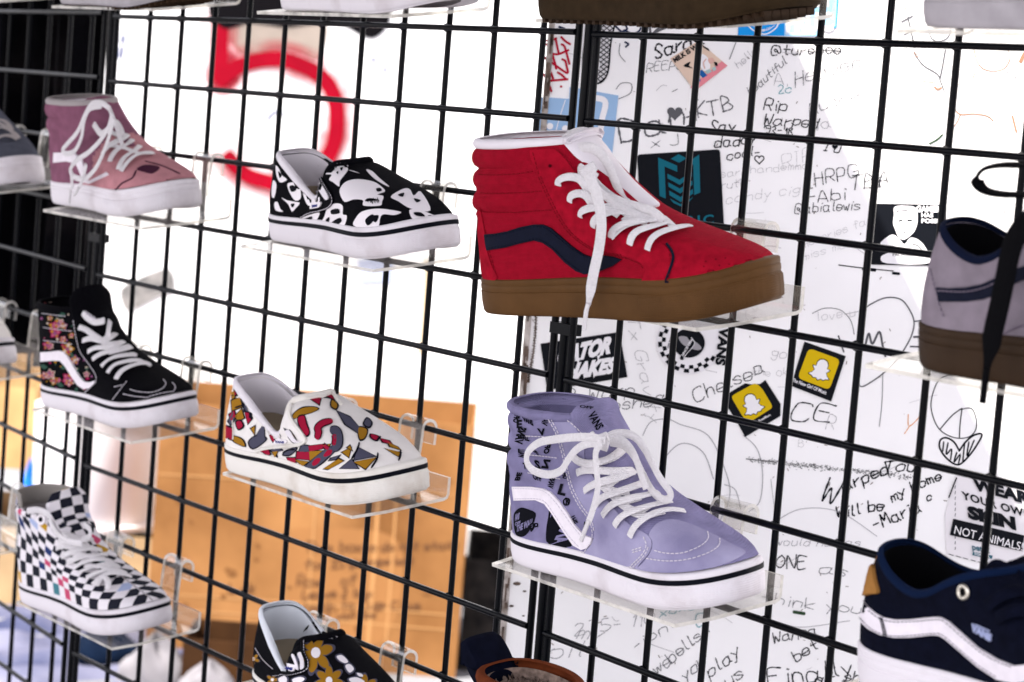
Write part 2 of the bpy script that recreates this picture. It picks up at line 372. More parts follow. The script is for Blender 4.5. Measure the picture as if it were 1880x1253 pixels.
class Shoe:
    def __init__(s, kind, M, L, label, cat, mats, name=None, fox=.0325, bulge=.0038, group='sneakers on the acrylic shelves', hk=1.):
        s.kind, s.M, s.L, s.k, s.mats = kind, M, L, L/.295, mats; s.Mi = M.inverted(); s.fox = fox; s.bulge = bulge; s.hk = hk
        s.root = empty(name or ('high_top_sneaker' if kind == 'hi' else 'slip_on_sneaker' if kind == 'slip' else 'low_sneaker'), label, cat, M=M, group=group)
        s.make_upper(); s.make_sole(); s.lift = 0
    # -- upper surface
    def ring(s, h):
        k, L = s.k, s.L; P = []
        if s.kind == 'hi':
            xs = np.linspace(0, 1, len(HI)); vb, vf, xb, xf, ws, mx = [cint(h, xs, [q[j] for q in HI]) for j in range(6)]
        else:
            F_ = LOWF[s.kind]; xs = [q[0] for q in F_]; xf, ws, mx = [cint(h, xs, [q[j] for q in F_]) for j in (1, 2, 3)]
            xb = .003+.068*h**1.6
        for far in (0, 1):
            ph = _phi if not far else _phi[::-1]
            for p in (ph[1:]):
                t = (1-math.cos(p))/2; u = xb+(xf-xb)*t
                wo = float(halfw(t, far)); we = .0455*math.sin(p)**.72
                if s.kind != 'hi': we = .0440*math.sin(p)**.68*(.80+.20*min(1, t/.45))
                wd = (wo*(1-mx)+we*mx)*ws
                if s.kind == 'hi': z = vb+(vf-vb)*t
                else:
                    zb = s.fox-.003; z = zb+(float(np.interp(u, _lx, _lc[s.kind]))-zb)*h
                z = s.fox+(z-s.fox)*s.hk if z > s.fox else z
                z += float(spring(u))*max(0, 1-h*3)-.0035*max(0, 1-h*4)*max(0, 1-u*4)
                bx = 0
                if s.kind == 'hi' and s.bulge:
                    bz = ssm(.082, .092, z)*(1-ssm(.150, .158, z))*(1-ssm(.20, .30, u)); bu = abs(math.sin((z-.090)/.0185*math.pi))**.55
                    wd += s.bulge*bz*bu*math.sin(p)**.4; bx = -s.bulge*bz*bu*max(0, math.cos(p))
                P.append(Vector((u*L+bx, (wd if far else -wd)*k, z*k)))
        return P
    def make_upper(s):
        NH = 46; hs = list(np.linspace(0, 1, NH)); s.rows = [s.ring(h) for h in hs]
        b = MB(); b.grid(s.rows, 0, close_u=True); s.ub = b
        # uv: arc lengths in metres along the lowest ring and up each column
        n = len(s.rows[0]); uv = []; acc = [0.]*n
        for r_, row in enumerate(s.rows):
            cu = [0.]*n; h_ = n//2
            for i in range(n):
                if r_: acc[i] += (row[i]-s.rows[r_-1][i]).length
            for i in range(h_): cu[i] = (cu[i-1] if i else 0)+(row[i]-row[i-1]).length
            for i in range(n-2, h_-1, -1): cu[i] = cu[i+1]-(row[i]-row[i+1]).length
            for i in range(n): uv.append((cu[i]+2.0, acc[i]))
        b.uv = uv
        s.bvh = BVHTree.FromPolygons([Vector(v) for v in b.v], b.f)
    def finish_upper(s, extra=()):
        if s.ub.uv is not None and len(s.ub.uv) < len(s.ub.v): s.ub.uv += [(0, 0)]*(len(s.ub.v)-len(s.ub.uv))
        s.upper = s.ub.obj('upper', [s.mats['upper']]+list(extra), s.root); return s.upper
    def make_lining(s, m_rim, m_in, m_foot, rim=.0042, rim_lift=.0, m_front=None):
        if s.kind == 'low': rim = .0032
        top = s.rows[-1]; n = len(top); ce = sum(top, Vector())/n
        b = MB(); N = [((p-ce)*Vector((1, 1, 0))).normalized() if False else Vector((p.x-ce.x, p.y-ce.y, 0)).normalized() for p in top]
        rows = []
        for a in np.linspace(-.9, 1.25, 8)*math.pi*.55:
            rows.append([p - N[i]*(rim*.75) + N[i]*(rim*math.cos(a)) + Vector((0, 0, rim_lift+rim*math.sin(a)+.001)) for i, p in enumerate(top)])
        b.grid(rows, 0, close_u=True); b.uv = [(i*.0034, q*.003) for q in range(len(rows)) for i in range(n)]
        if m_front: b.m = [1 if top[i % n].x > .43*s.L else 0 for i in range(len(b.f))]
        b.obj('collar', [m_rim, m_front or m_rim], s.root)
        c = MB(); rows = []
        low = .42 if s.kind == 'hi' else .40
        for q in np.linspace(0, 1, 12):
            rw = s.rows[int(round((1-q*(1-low))*(len(s.rows)-1)))]; cr = sum(rw, Vector())/n; r_ = []
            for i, p in enumerate(rw):
                dn = Vector((p.x-cr.x, p.y-cr.y, 0)); dn = dn.normalized() if dn.length > 1e-6 else N[i]; r_.append(p - dn*(rim*1.35+.0015*q) - Vector((0, 0, .0004)))
            rows.append(r_)
        c.grid(rows, 0, close_u=True); c.obj('lining', m_in, s.root)
        d = MB(); r0 = rows[-1]; cc = sum(r0, Vector())/n
        d.grid([[cc+(p-cc)*q for p in r0] for q in (1, .75, .5, .25, .02)], 0, close_u=True); d.obj('insole', m_foot, s.root)
    # -- sole
    def make_sole(s):
        f = s.fox; k, L = s.k, s.L; st = s.mats.get('stripe')
        lv = [(-.020, .0012), (-.004, .0006), (-.0012, .0012), (.0004, .004), (.0012, f*.35), (.0012, f*.62)]
        if st: lv += [(.0009, f-.0095), (.0009, f-.0042), (.0007, f-.0012), (-.0006, f), (-.006, f+.0006)]
        else: lv += [(.0013, f-.013), (.0004, f-.0122), (.0010, f-.0105), (.0010, f-.0065), (.0002, f-.0058), (.0007, f-.0045), (.0007, f-.0012), (-.0005, f), (-.006, f+.0006)]
        b = MB(); b.grid([[Vector(p) for p in ringpts(o*k, z*k, k, L)] for o, z in lv], 0, close_u=True)
        so_ = b.obj('sole', s.mats['sole'], s.root); s.sole = so_
        if st:
            c = MB(); r0 = [Vector(p) for p in ringpts(.00155*k, (f-.0092)*k, k, L)]; r1 = [Vector(p) for p in ringpts(.00150*k, (f-.0047)*k, k, L)]
            ra = [Vector(p) for p in ringpts(.0004*k, (f-.0092)*k, k, L)]; rb = [Vector(p) for p in ringpts(.0004*k, (f-.0047)*k, k, L)]
            c.grid([ra, r0, r1, rb], 0, close_u=True); c.obj('foxing_stripe', st, so_)
        s.sbvh = BVHTree.FromPolygons([Vector(v) for v in b.v], b.f)
        # toe bumper: a slightly thicker rubber band round the toe
        c = MB(); rows = []
        i0, i1 = int(NT*.60), 2*NT-int(NT*.60)
        for o, z in ((.0010, f*.10), (.0021, f*.13), (.0024, f*.35), (.0022, f*(.62 if st else .60)), (.0010, f*(.65 if st else .63))):
            r_ = ringpts(o*k, z*k, k, L); rows.append([Vector(p) for p in r_[i0:i1]])
        c.grid(rows); c.obj('toe_bumper', s.mats.get('bumper', s.mats['sole']), so_)
    # -- tracing from photo measurements on to the shoe's own surface
    def cast(s, u, v, off=0., y0=None):
        o = s.Mi @ CAM; d = (s.Mi.to_3x3() @ ray(u, v)).normalized()
        if y0 is not None:
            t = (y0-o.y)/d.y; return o+d*t, Vector((0, -1, 0))
        h = s.bvh.ray_cast(o, d)
        if h[0] is None:
            # just past the silhouette: nearest point of the surface
            best = None
            for t in np.linspace((Vector((s.L*.5, 0, .06))-o).length-.2, (Vector((s.L*.5, 0, .06))-o).length+.2, 25):
                q = s.bvh.find_nearest(o+d*t)
                if best is None or q[3] < best[3]: best = q
            p, n = best[0], best[1]
        else: p, n = h[0], h[1]
        if n.dot(d) > 0: n = -n
        return p+n*off, n
    def patch(s, mb, poly, off, mi, cell=7, y0=None, smooth=True, closed=True):
        if smooth: poly = smooth_path(poly, n=4, closed=True)
        vs, fs = fill2d(poly, cell); s.put(mb, vs, fs, off, mi, y0)
    def put(s, mb, vs, fs, off, mi, y0=None):
        s.lift += .000004; pts = [s.cast(u, v, off+s.lift, y0) for u, v in vs]
        P = [p for p, n in pts]; o = s.Mi @ CAM; F2 = []
        for f in fs:
            nn = (P[f[1]]-P[f[0]]).cross(P[f[2]]-P[f[0]])
            F2.append(f if nn.dot(P[f[0]]-o) < 0 else f[::-1])
        mb.add(P, F2, mi)
        # skirt down to the surface along the border
        ed = {}
        for f in F2:
            for a, b in zip(f, f[1:]+f[:1]): ed[(a, b)] = 1
        bd = [(a, b) for a, b in ed if (b, a) not in ed]
        if off > .0006 and bd:
            base = len(mb.v); idx = {}
            for a, b in bd:
                for q in (a, b):
                    if q not in idx: idx[q] = len(idx); 
            ks = list(idx); mb.add([P[q] for q in ks]+[P[q]-pts[q][1]*(off+.0006) for q in ks], [], mi); n = len(ks)
            for a, b in bd: mb.f.append((base+idx[b], base+idx[a], base+n+idx[a], base+n+idx[b])); mb.m.append(mi)
    def lace(s, mb, pts, w_=.0040, off=.0022, th=.0009, n=5, y0=None, taper=None, mi=0, arch=0.):
        P = smooth_path([p[:2] for p in pts], n=n); N = []; Q = []
        for i, p in enumerate(P):
            q, nn = s.cast(p[0], p[1], off+s.lift, y0); Q.append(q); N.append(nn)
        for _ in range(3):
            Q = [Q[0]]+[(Q[i-1]+Q[i]*2+Q[i+1])/4 for i in range(1, len(Q)-1)]+[Q[-1]]
            N = [N[0]]+[(N[i-1]+N[i]*2+N[i+1]).normalized() for i in range(1, len(N)-1)]+[N[-1]]
        if arch: Q = [q+N[i]*arch*math.sin(math.pi*i/(len(Q)-1)) for i, q in enumerate(Q)]
        wob = rng.uniform(-.35, .35, 3); N = [(n_+Vector((wob[0], 0, wob[1]))*math.sin(2.2*i/len(N)*3+wob[2]*9)).normalized() for i, n_ in enumerate(N)]
        s.lift += .00002
        mb.tube(Q, w_, th, N, mi, n=10, taper=taper)
    def air(s, mb, pts, w_=.0040, th=.0011, n=6, taper=None, nrm=(0, -1, .2), mi=0):
        """free lace: points (u, v, local y)"""
        P = smooth_path([tuple(s.cast(u, v, 0, y)[0]) for u, v, y in pts], n=n)
        mb.tube([Vector(p) for p in P], w_, th, [Vector(nrm)]*len(P), mi, n=10, taper=taper)
    def stitch(s, mb, pts, off=.0008, r=.00045, dash=.0026, gap=.0012, mi=0, n=8, solid=False):
        P = smooth_path(pts, n=n); Q = [s.cast(u, v, off+s.lift) for u, v in P]; L = [0.]
        for i in range(1, len(Q)): L.append(L[-1]+(Q[i][0]-Q[i-1][0]).length)
        if solid: mb.tube([q[0] for q in Q], r, r, [q[1] for q in Q], mi, n=5); return
        def at(d):
            i = int(np.clip(np.searchsorted(L, d)-1, 0, len(L)-2)); t = (d-L[i])/max(1e-9, L[i+1]-L[i]); return Q[i][0].lerp(Q[i+1][0], t), Q[i][1]
        d = 0
        while d+dash < L[-1]:
            a, na = at(d); m_, nm = at(d+dash/2); c, nc = at(d+dash); mb.tube([a, m_+nm*.0002, c], r, r*.8, [na, nm, nc], mi, n=5); d += dash+gap
    def tongue(s, m, top=.176, wid=.030, x_top=.40, lift=.0015, low=None, split=.6):
        """padded tongue along the instep, standing above the collar"""
        k, L = s.k, s.L; prof = [(q[3], s.fox+(q[1]-s.fox)*s.hk) for q in HI[5:]] if s.kind == 'hi' else [(.69, .072), (.58, .085), (.52, .098)]
        pts = [(x*L, z*k+lift) for x, z in prof]; pts[-1] = (pts[-1][0]+.002, pts[-1][1]); pts += [(x_top*L, (top+prof[-1][1])/2*k), ((x_top-.012)*L, top*k)]
        C_ = smooth_path(pts, n=6); rows = []
        m_ = len(C_)
        for i, c in enumerate(C_):
            t = i/(m_-1); wq = wid*(.55+.45*ssm(0, .5, t))*(1-.35*ssm(.86, 1.02, t)); r_ = []
            for q in np.linspace(-1, 1, 13): r_.append(Vector((c[0]-.010*q*q*(1-.3*t), q*wq, c[1]-.006*q*q*(1 if t < .8 else .5))))
            rows.append(r_)
        b = MB(); b.grid(rows); nn_ = len(rows)-1
        b.m = [1 if (low and i//12 < split*nn_) else 0 for i in range(len(b.f))]; b.uv = [(j*wid/6, i*.0042) for i in range(len(rows)) for j in range(13)]
        o = b.obj('tongue', [m, low or m], s.root); md = o.modifiers.new('pad', 'SOLIDIFY'); md.thickness = .0055; md.offset = -1
        md2 = o.modifiers.new('soft', 'SUBSURF'); md2.levels = 1; md2.render_levels = 1
        s.tb = BVHTree.FromPolygons([Vector(v) for v in b.v], b.f); return o
_lx = np.linspace(0, 1, 201); _lc = {}
for k_, (xs_, ys_) in LOWC.items():
    c_ = np.array([cint(x, xs_, ys_) for x in _lx])
    for _ in range(2): c_[1:-1] = (c_[:-2]+2*c_[1:-1]+c_[2:])/4
    _lc[k_] = c_
def shoe_M(M_panel, xh, yax, yaw=0., zb=0., row=3, pitch=0.):
    """shoe frame standing on a tray of the row: xh = heel along the panel, yax = its axis' distance from the wall"""
    return M_panel @ Matrix.Translation((xh, WALLY, ROWZ[row]+.0034)) @ Matrix.Rotation(TILT, 4, 'X') @ Matrix.Translation((0, -yax, 0)) @ Matrix.Rotation(yaw, 4, 'Z') @ Matrix.Translation((.2, 0, 0)) @ Matrix.Rotation(-pitch, 4, 'Y') @ Matrix.Translation((-.2, 0, 0))
I4 = Matrix.Identity(4)
# ---- shoe materials
def rubber(n, c): return mat(n, c, .62, var=.10, vscale=45, bump=.15, bscale=900, spec=.25)
M_white = mat('white_rubber', (.70, .665, .70), .6, var=.16, vscale=26, bump=.25, bscale=1500, col2=(.53, .48, .50), ramp=(.22, .50))
M_cream = mat('cream_rubber', (.74, .71, .66), .6, var=.13, vscale=24, bump=.2, bscale=1500, col2=(.55, .49, .42), ramp=(.24, .52))
M_gum = mat('gum_rubber', (.090, .043, .015), .5, var=.22, vscale=30, bump=.15, bscale=1200)
M_darkgum = mat('dark_gum_rubber', (.036, .021, .012), .5, var=.2, vscale=40, bump=.15, bscale=900)
M_blackline = mat('black_rubber_line', (0.0025, 0.0034, 0.0067), .5)
M_lace = mat('white_lace', (.84, .81, .83), .85, var=.07, vscale=420, weave=260, bump=.8)
M_blacklace = mat('black_lace', (0.0025, 0.0025, 0.0034), .85, weave=620, bump=.5)
M_red = mat('red_suede', (.30, .004, .017), .95, var=.26, vscale=130, bump=.5, bscale=1600)
M_redc = mat('red_canvas', (.31, .004, .018), .9, var=.14, vscale=150, weave=300, bump=.6)
M_navy = mat('navy_leather', (0.0042, 0.0059, 0.0168), .55, var=.2, vscale=120, bump=.3, bscale=700)
M_white_in = mat('white_lining', (.74, .70, .74), .95, weave=500, bump=.3)
M_insole = mat('tan_canvas_insole', (.36, .29, .20), .95, weave=300, bump=.6)
M_lav = mat('lavender_canvas', (.262, .240, .415), .92, var=.22, vscale=50, weave=300, bump=.7)
M_lavs = mat('lavender_suede', (.375, .352, .510), .95, var=.22, vscale=24, bump=.7, bscale=900, col2=(.225, .208, .345))
M_ink = mat('black_print', (0.0034, 0.0038, 0.0067), .8)
M_stripe = mat('white_leather', (.76, .71, .76), .5, var=.06, vscale=150, bump=.25, bscale=600)
M_thread = mat('pale_thread', (.62, .58, .64), .9)
M_redthread = mat('dark_red_thread', (.20, .004, .012), .9)
M_blackc = mat('black_canvas', (0.0029, 0.0029, 0.0046), .9, var=.3, vscale=100, weave=430, bump=.4)
M_blacks = mat('black_suede', (0.0025, 0.0025, 0.0038), .95, var=.3, vscale=300, bump=.6, bscale=1500)
M_pinkd = mat('mauve_suede', (.215, .085, .135), .95, var=.2, vscale=90, bump=.5, bscale=1300)
M_pink = mat('pink_suede', (.46, .21, .235), .95, var=.16, vscale=70, bump=.5, bscale=1300)
M_greyl = mat('grey_lace', (.42, .38, .38), .85, weave=620, bump=.5)
M_offw = mat('offwhite_canvas', (.78, .745, .72), .9, var=.05, vscale=80, weave=430, bump=.3)
M_crim = mat('crimson_print', (.30, .008, .034), .9); M_gold = mat('ochre_print', (.30, .145, .012), .9); M_slate = mat('slate_print', (.065, .064, .098), .9)
M_dk = mat('dark_navy_print', (0.0042, 0.0042, 0.0101), .9)
M_wprint = mat('white_print', (.78, .74, .77), .85)
M_greyc = mat('grey_canvas', (.085, .09, .12), .9, var=.2, vscale=90, weave=400, bump=.5)
M_lilac = mat('lilac_grey_suede', (.225, .190, .225), .95, var=.14, vscale=80, bump=.5, bscale=1300)
M_navys = mat('navy_suede', (0.0025, 0.0034, 0.0101), .95, var=.3, vscale=120, bump=.6, bscale=1400)
M_navyb = mat('navy_lining', (.003, .009, .032), .95, bump=.6, bscale=1500)
M_navyd = mat('dark_navy_lining', (.004, .007, .022), .95, bump=.6, bscale=1500)
M_tan = mat('tan_suede', (.32, .15, .04), .95, var=.12, vscale=120, bump=.5, bscale=1400)
M_rust = mat('rust_suede', (.13, .030, .010), .9, var=.25, vscale=80, bump=.5, bscale=1200)
M_fur = mat('shearling', (.26, .19, .155), 1, var=.5, vscale=160, bump=1, bscale=500)
M_brownc = mat('brown_suede', (.032, .020, .010), .9, var=.2, vscale=100, bump=.5, bscale=1200)
M_greyr = mat('grey_rubber', (.40, .375, .40), .65, var=.15, vscale=50, bump=.2, bscale=1200)
M_metal = mat('nickel_eyelet', (.62, .58, .50), .3, metal=1)
M_blackin = mat('black_lining', (0.0025, 0.0025, 0.0034), .95)
M_bluein = mat('pale_blue_lining', (.68, .71, .76), .95, weave=500, bump=.3)
def checker_mat():
    m = bpy.data.materials.new('checker_canvas'); m.use_nodes = True; t = m.node_tree; b = t.nodes['Principled BSDF']; b.inputs['Roughness'].default_value = .9; b.inputs['Specular IOR Level'].default_value = .2
    uv = t.nodes.new('ShaderNodeUVMap'); sc = t.nodes.new('ShaderNodeVectorMath'); sc.operation = 'SCALE'; sc.inputs['Scale'].default_value = 1/.0150
    t.links.new(uv.outputs[0], sc.inputs[0]); fl = t.nodes.new('ShaderNodeVectorMath'); fl.operation = 'FLOOR'; t.links.new(sc.outputs[0], fl.inputs[0])
    ck = t.nodes.new('ShaderNodeTexChecker'); ck.inputs['Scale'].default_value = 1; t.links.new(sc.outputs[0], ck.inputs[0])
    wn = t.nodes.new('ShaderNodeTexWhiteNoise'); wn.noise_dimensions = '2D'; t.links.new(fl.outputs[0], wn.inputs['Vector'])
    r = t.nodes.new('ShaderNodeValToRGB'); r.color_ramp.interpolation = 'CONSTANT'; e = r.color_ramp.elements
    e[0].position = 0; e[0].color = (.008, .009, .018, 1); e[1].position = .80; e[1].color = (.45, .25, .015, 1)
    for p, c in ((.86, (.50, .06, .14)), (.90, (.012, .028, .12)), (.94, (.36, .42, .62)), (.97, (.05, .18, .22))):
        q = e.new(p); q.color = (*c, 1)
    t.links.new(wn.outputs['Value'], r.inputs[0]); mx = t.nodes.new('ShaderNodeMix'); mx.data_type = 'RGBA'
    t.links.new(ck.outputs['Fac'], mx.inputs[0]); mx.inputs[6].default_value = (.72, .685, .72, 1); t.links.new(r.outputs[0], mx.inputs[7]); t.links.new(mx.outputs[2], b.inputs['Base Color'])
    return m
M_check = checker_mat()

M_bump = mat('textured_toe_rubber', (.70, .665, .70), .65, var=.2, vscale=26, weave=170, bump=.32, col2=(.53, .48, .50), ramp=(.22, .50))
M_bumpc = mat('cream_toe_rubber', (.74, .71, .66), .65, var=.2, vscale=24, weave=170, bump=.32, col2=(.52, .45, .38), ramp=(.24, .52))
M_gumb = mat('gum_toe_rubber', (.088, .042, .015), .6, var=.22, vscale=30, weave=170, bump=.35)
for args in [(M2(.3207, 2), 'clear shelf under the mauve and pink high-top'), (M2(.7723, 2), 'clear shelf under the skull print slip-on'), (M2(1.2265, 2), 'clear shelf under the red high-top'),
             (M2(.3258, 3), 'clear shelf under the black floral high-top'), (M2(.768, 3), 'clear shelf under the geometric print slip-on'), (M2(1.232, 3), 'clear shelf under the lavender high-top'),
             (M2(.3147, 4), 'clear shelf under the checkered high-top'), (M2(.765, 4), 'clear shelf under the black daisy slip-on'), (M2(1.228, 4), 'clear shelf under the rust brown fleece-lined shoe'),
             (M2(.310, 1), 'clear shelf seen from below under the brown and grey sole at the top left'), (M2(.772, 1), 'clear shelf seen from below under the pale lilac sole'), (M2(1.232, 1), 'clear shelf seen from below under the dark brown sole with brick tread'),
             (M3(.690, 1), 'clear shelf seen from below under the pale grey sole at the top right'), (M3(.690, 2), 'clear shelf under the lilac grey low shoe with black laces'), (M3(.690, 3), 'clear shelf under the navy low shoe'),
             (M1(.125, 2), 'clear shelf under the grey shoe at the left edge'), (M1(.132, 3), 'clear shelf under the white shoe at the left edge'), (M1(.098, 4), 'clear shelf without a visible shoe at the left edge, lowest'), (M1(.105, 1), 'clear shelf at the top left corner in front of the dark curtain')]:
    shelf(*args)
W = dict(sole=M_white, stripe=M_blackline, bumper=M_bump)
def SH(kind, panel, row, xh, yax, L, label, mats, yaw=0., pitch=0., **k):
    return Shoe(kind, shoe_M(panel, xh, yax, yaw, row=row, pitch=pitch), L, label, 'sneaker', mats, **k)
pink = SH('hi', I4, 2, 0.0136, 0.0481, 0.2701, 'mauve and pink suede high-top with long white laces hanging down its side', dict(W, upper=M_pinkd, stripe=None), yaw=0.03, hk=0.81)
skull = SH('slip', I4, 2, 0.5023, 0.0422, 0.2729, 'black slip-on sneaker covered in white skulls', dict(W, upper=M_blackc), yaw=0.02, hk=.93)
flor = SH('hi', I4, 3, 0.0524, 0.0667, 0.2572, 'black high-top with a dark floral heel and white side stripe', dict(W, upper=M_blacks), bulge=.001, yaw=0.12, hk=.86)
geo = SH('slip', I4, 3, 0.4974, 0.073, 0.2783, 'cream slip-on sneaker with crimson, ochre and slate shapes', dict(sole=M_cream, bumper=M_bumpc, stripe=M_blackline, upper=M_offw), yaw=0.09, hk=1)
lav = SH('hi', I4, 3, 0.9802, 0.0686, 0.264, 'lavender high-top with black logo print and tied white laces', dict(W, upper=M_lav), yaw=0.09, hk=1.0)
chk = SH('hi', I4, 4, 0.0551, 0.0802, 0.253, 'black and white checkered high-top with a few coloured squares', dict(W, upper=M_check), bulge=0, yaw=0.12, hk=.82)
red = SH('hi', I4, 2, 0.9796, 0.1235, 0.2781, 'red high-top with a navy stripe on a brown gum sole', dict(sole=M_gum, bumper=M_gumb, upper=M_redc), fox=.036, yaw=0.27, hk=.98, pitch=.052, bulge=.0052)
dai = SH('slip', I4, 4, .543, .043, 0.275, 'black slip-on sneaker with ochre and white daisies', dict(sole=M_cream, bumper=M_bumpc, stripe=M_blackline, upper=M_blackc), yaw=-.12, hk=1)
fur = SH('hi', I4, 4, .962, .066, .285, 'rust brown shoe with a fleecy lining and navy heel tab at the bottom edge', dict(sole=M_white, stripe=M_blackline, upper=M_rust), name='ankle_shoe', hk=.84, bulge=0)
gry = SH('low', P3M, 2, .470, .068, .295, 'lilac grey low sneaker with black laces on a brown gum sole', dict(sole=M_darkgum, upper=M_lilac), fox=.036, yaw=.06)
nav = SH('low', P3M, 3, .440, .068, .300, 'navy low sneaker with a white stripe and tan heel tab', dict(sole=M_white, upper=M_navys), fox=.036, yaw=.06)
tpa = SH('low', I4, 1, .045, .066, .285, 'brown and grey sneaker at the top left, only its sole in view', dict(sole=M_greyr, upper=M_brownc))
tpb = SH('low', I4, 1, .535, .066, .282, 'pale lilac soled sneaker at the top, left of the brown one', dict(sole=M_white, upper=M_lilac))
tpc = SH('low', I4, 1, .985, .085, .298, 'dark brown sneaker at the top with a brick tread under its toe', dict(sole=M_brownc, upper=M_brownc), fox=.034)
tpd = SH('low', P3M, 1, .445, .068, .290, 'pale grey soled sneaker at the top right corner', dict(sole=M_greyr, upper=M_lilac))
l2 = SH('low', P1M, 2, -.124, .066, .285, 'grey canvas sneaker on a white sole, cut by the left edge', dict(sole=M_white, upper=M_greyc, stripe=None))
l3 = SH('low', P1M, 3, -.185, .066, .285, 'white sneaker with a dark line round its sole, cut by the left edge', dict(W, upper=M_offw))
for s_, mr, mi_, mf in [(pink, M_greyl, M_white_in, M_insole), (skull, M_white_in, M_white_in, M_insole), (flor, M_blacks, M_blackin, M_blackin), (geo, M_white_in, M_white_in, M_insole), (lav, M_lav, M_lav, M_insole),
                        (chk, M_check, M_greyl, M_greyl), (red, M_white_in, M_white_in, M_insole), (dai, M_bluein, M_bluein, M_insole), (fur, M_rust, M_fur, M_fur), (gry, M_navyd, M_blackin, M_blackin), (nav, M_navyb, M_blackin, M_blackin),
                        (tpa, M_brownc, M_blackin, M_blackin), (tpb, M_white_in, M_white_in, M_insole), (tpc, M_brownc, M_blackin, M_blackin), (tpd, M_white_in, M_white_in, M_insole), (l2, M_greyc, M_greyc, M_insole), (l3, M_offw, M_white_in, M_insole)]:
    s_.make_lining(mr, mi_, mf, rim=.0058 if s_ is fur else .0042, m_front={skull: M_blackc, dai: M_blackc, geo: M_cream}.get(s_))
# ================================================================== BACKGROUND: unseen shade canopy, trailer, truck, boxes
cn = empty('shade_canopy', 'unseen dark fabric tent roof added to shade the shoe display', 'canopy', (0, 0, .65))  # out of view, added for shade; outline shaped to its shadow edge on the trailer
b = MB(); poly = [(-1.3, -2.2), (2.2, -2.2), (2.2, -.36), (1.22, -.36), (.864, -.15), (.80, .12), (-1.3, .12)]
n_ = len(poly); b.add([(x, y, .0) for x, y in poly]+[(x, y, .012) for x, y in poly], [tuple(range(n_))[::-1], tuple(range(n_, 2*n_))]+[(i, (i+1) % n_, (i+1) % n_+n_, i+n_) for i in range(n_)])
b.obj('shade_canopy_roof', mat('shade_canopy_cloth', (.035, .035, .045), .9, bump=.4, bscale=40), cn, smooth=False)
# ---- trailer
FH = Vector((RF.x, RF.y, 0)).normalized(); RT = Vector((FH.y, -FH.x, 0))
WD = RT*math.cos(R_(10)) - FH*math.sin(R_(10)); WN = FH*math.cos(R_(10)) + RT*math.sin(R_(10))   # along the wall, into the wall
WP0 = CAM + ray(960, 690)*2.44
def wall(u, v, off=0.): return on_plane(u, v, WP0-WN*off, WN)
def wall_px(pts, off): return [wall(u, v, off) for u, v in pts]
M_trail = mat('trailer_white_paint', (.90, .885, .885), .42, var=.07, vscale=5, bump=.1, bscale=30, spec=.4)
M_rustedge = mat('rusty_edge', (.14, .10, .08), .9, var=.6, vscale=60, bump=.6, bscale=200)
tr = empty('trailer', 'white trailer wall covered with stickers and marker scribbles behind the right grid', 'trailer', (WP0.x, WP0.y, GZ))
def slab(bm, o, a, b_, c, mi=0):
    """box from corner o with edge vectors a,b_,c"""
    vs = [o, o+a, o+a+b_, o+b_]; bm.add(vs+[p+c for p in vs], [(0, 3, 2, 1), (4, 5, 6, 7), (0, 1, 5, 4), (1, 2, 6, 5), (2, 3, 7, 6), (3, 0, 4, 7)], mi)
TM = tr.matrix_world = Matrix.Translation((WP0.x, WP0.y, GZ)); TMi = TM.inverted()
Z_ = Vector((0, 0, 1))
base = Vector((WP0.x, WP0.y, GZ+.28))
b = MB(); slab(b, base, WD*3.2, WN*1.9, Z_*2.3); b.obj('body', M_trail, tr, smooth=False, M=TMi)
b = MB(); slab(b, base-WN*.0022-WD*.002, WD*.006, WN*.05, Z_*2.301); 
b.obj('corner_trim', mat('trim_white_paint', (.72, .66, .62), .5, var=.6, vscale=70, bump=.4, bscale=120, col2=(.12, .09, .07)), tr, smooth=False, M=TMi)
b = MB()
for k in range(90):   # flaking rust along the edge
    z = rng.uniform(0, 1.3); hh = rng.uniform(.004, .03); p = base+Z_*z-WN*.0042+WD*rng.uniform(-.001, .003)
    slab(b, p, WD*rng.uniform(.001, .0035), WN*.0008, Z_*hh)
b.obj('rust_flakes', M_rustedge, tr, smooth=False, M=TMi)
for k, (q0, q1) in enumerate((((900, 1180), (1890, 1290)), ((900, 420), (1890, 530)))):
    pass
b = MB(); slab(b, base+Z_*.02+WD*.10+WN*.02-WN*.06, WD*2.9, WN*.05, -Z_*.30); b.obj('chassis', mat('black_chassis', (.01, .01, .01), .8), tr, smooth=False, M=TMi)
# ---- far white truck with the red 5
TRD = 6.0; TN = FH*math.cos(R_(-3))+RT*math.sin(R_(-3)); TA = RT*math.cos(R_(-3))-FH*math.sin(R_(-3)); TP0 = CAM+ray(600, 500)*TRD
def trk(u, v, off=0.): return on_plane(u, v, TP0-TN*off, TN)
M_truck = mat('truck_white_paint', (.82, .82, .83), .5, var=.04, vscale=3)
pl = trk(885, 1022); zb = pl.z
tk = empty('box_truck', 'sunlit white box truck with a red spray painted numeral behind the middle grid', 'truck', (pl.x, pl.y, GZ)); KM = tk.matrix_world = Matrix.Translation((pl.x, pl.y, GZ)); KMi = KM.inverted()
o = Vector((trk(150, 600).x, trk(150, 600).y, zb)); 
b = MB(); slab(b, o, TA*3.6, TN*2.0, Z_*2.6); b.obj('cargo_box', M_truck, tk, smooth=False, M=KMi)
b = MB(); slab(b, o+TN*.12-Z_*.002, TA*3.5, TN*1.7, Z_*(GZ+.10-zb)); b.obj('underframe', mat('dark_underframe', (.008, .008, .009), .9), tk, smooth=False, M=KMi)
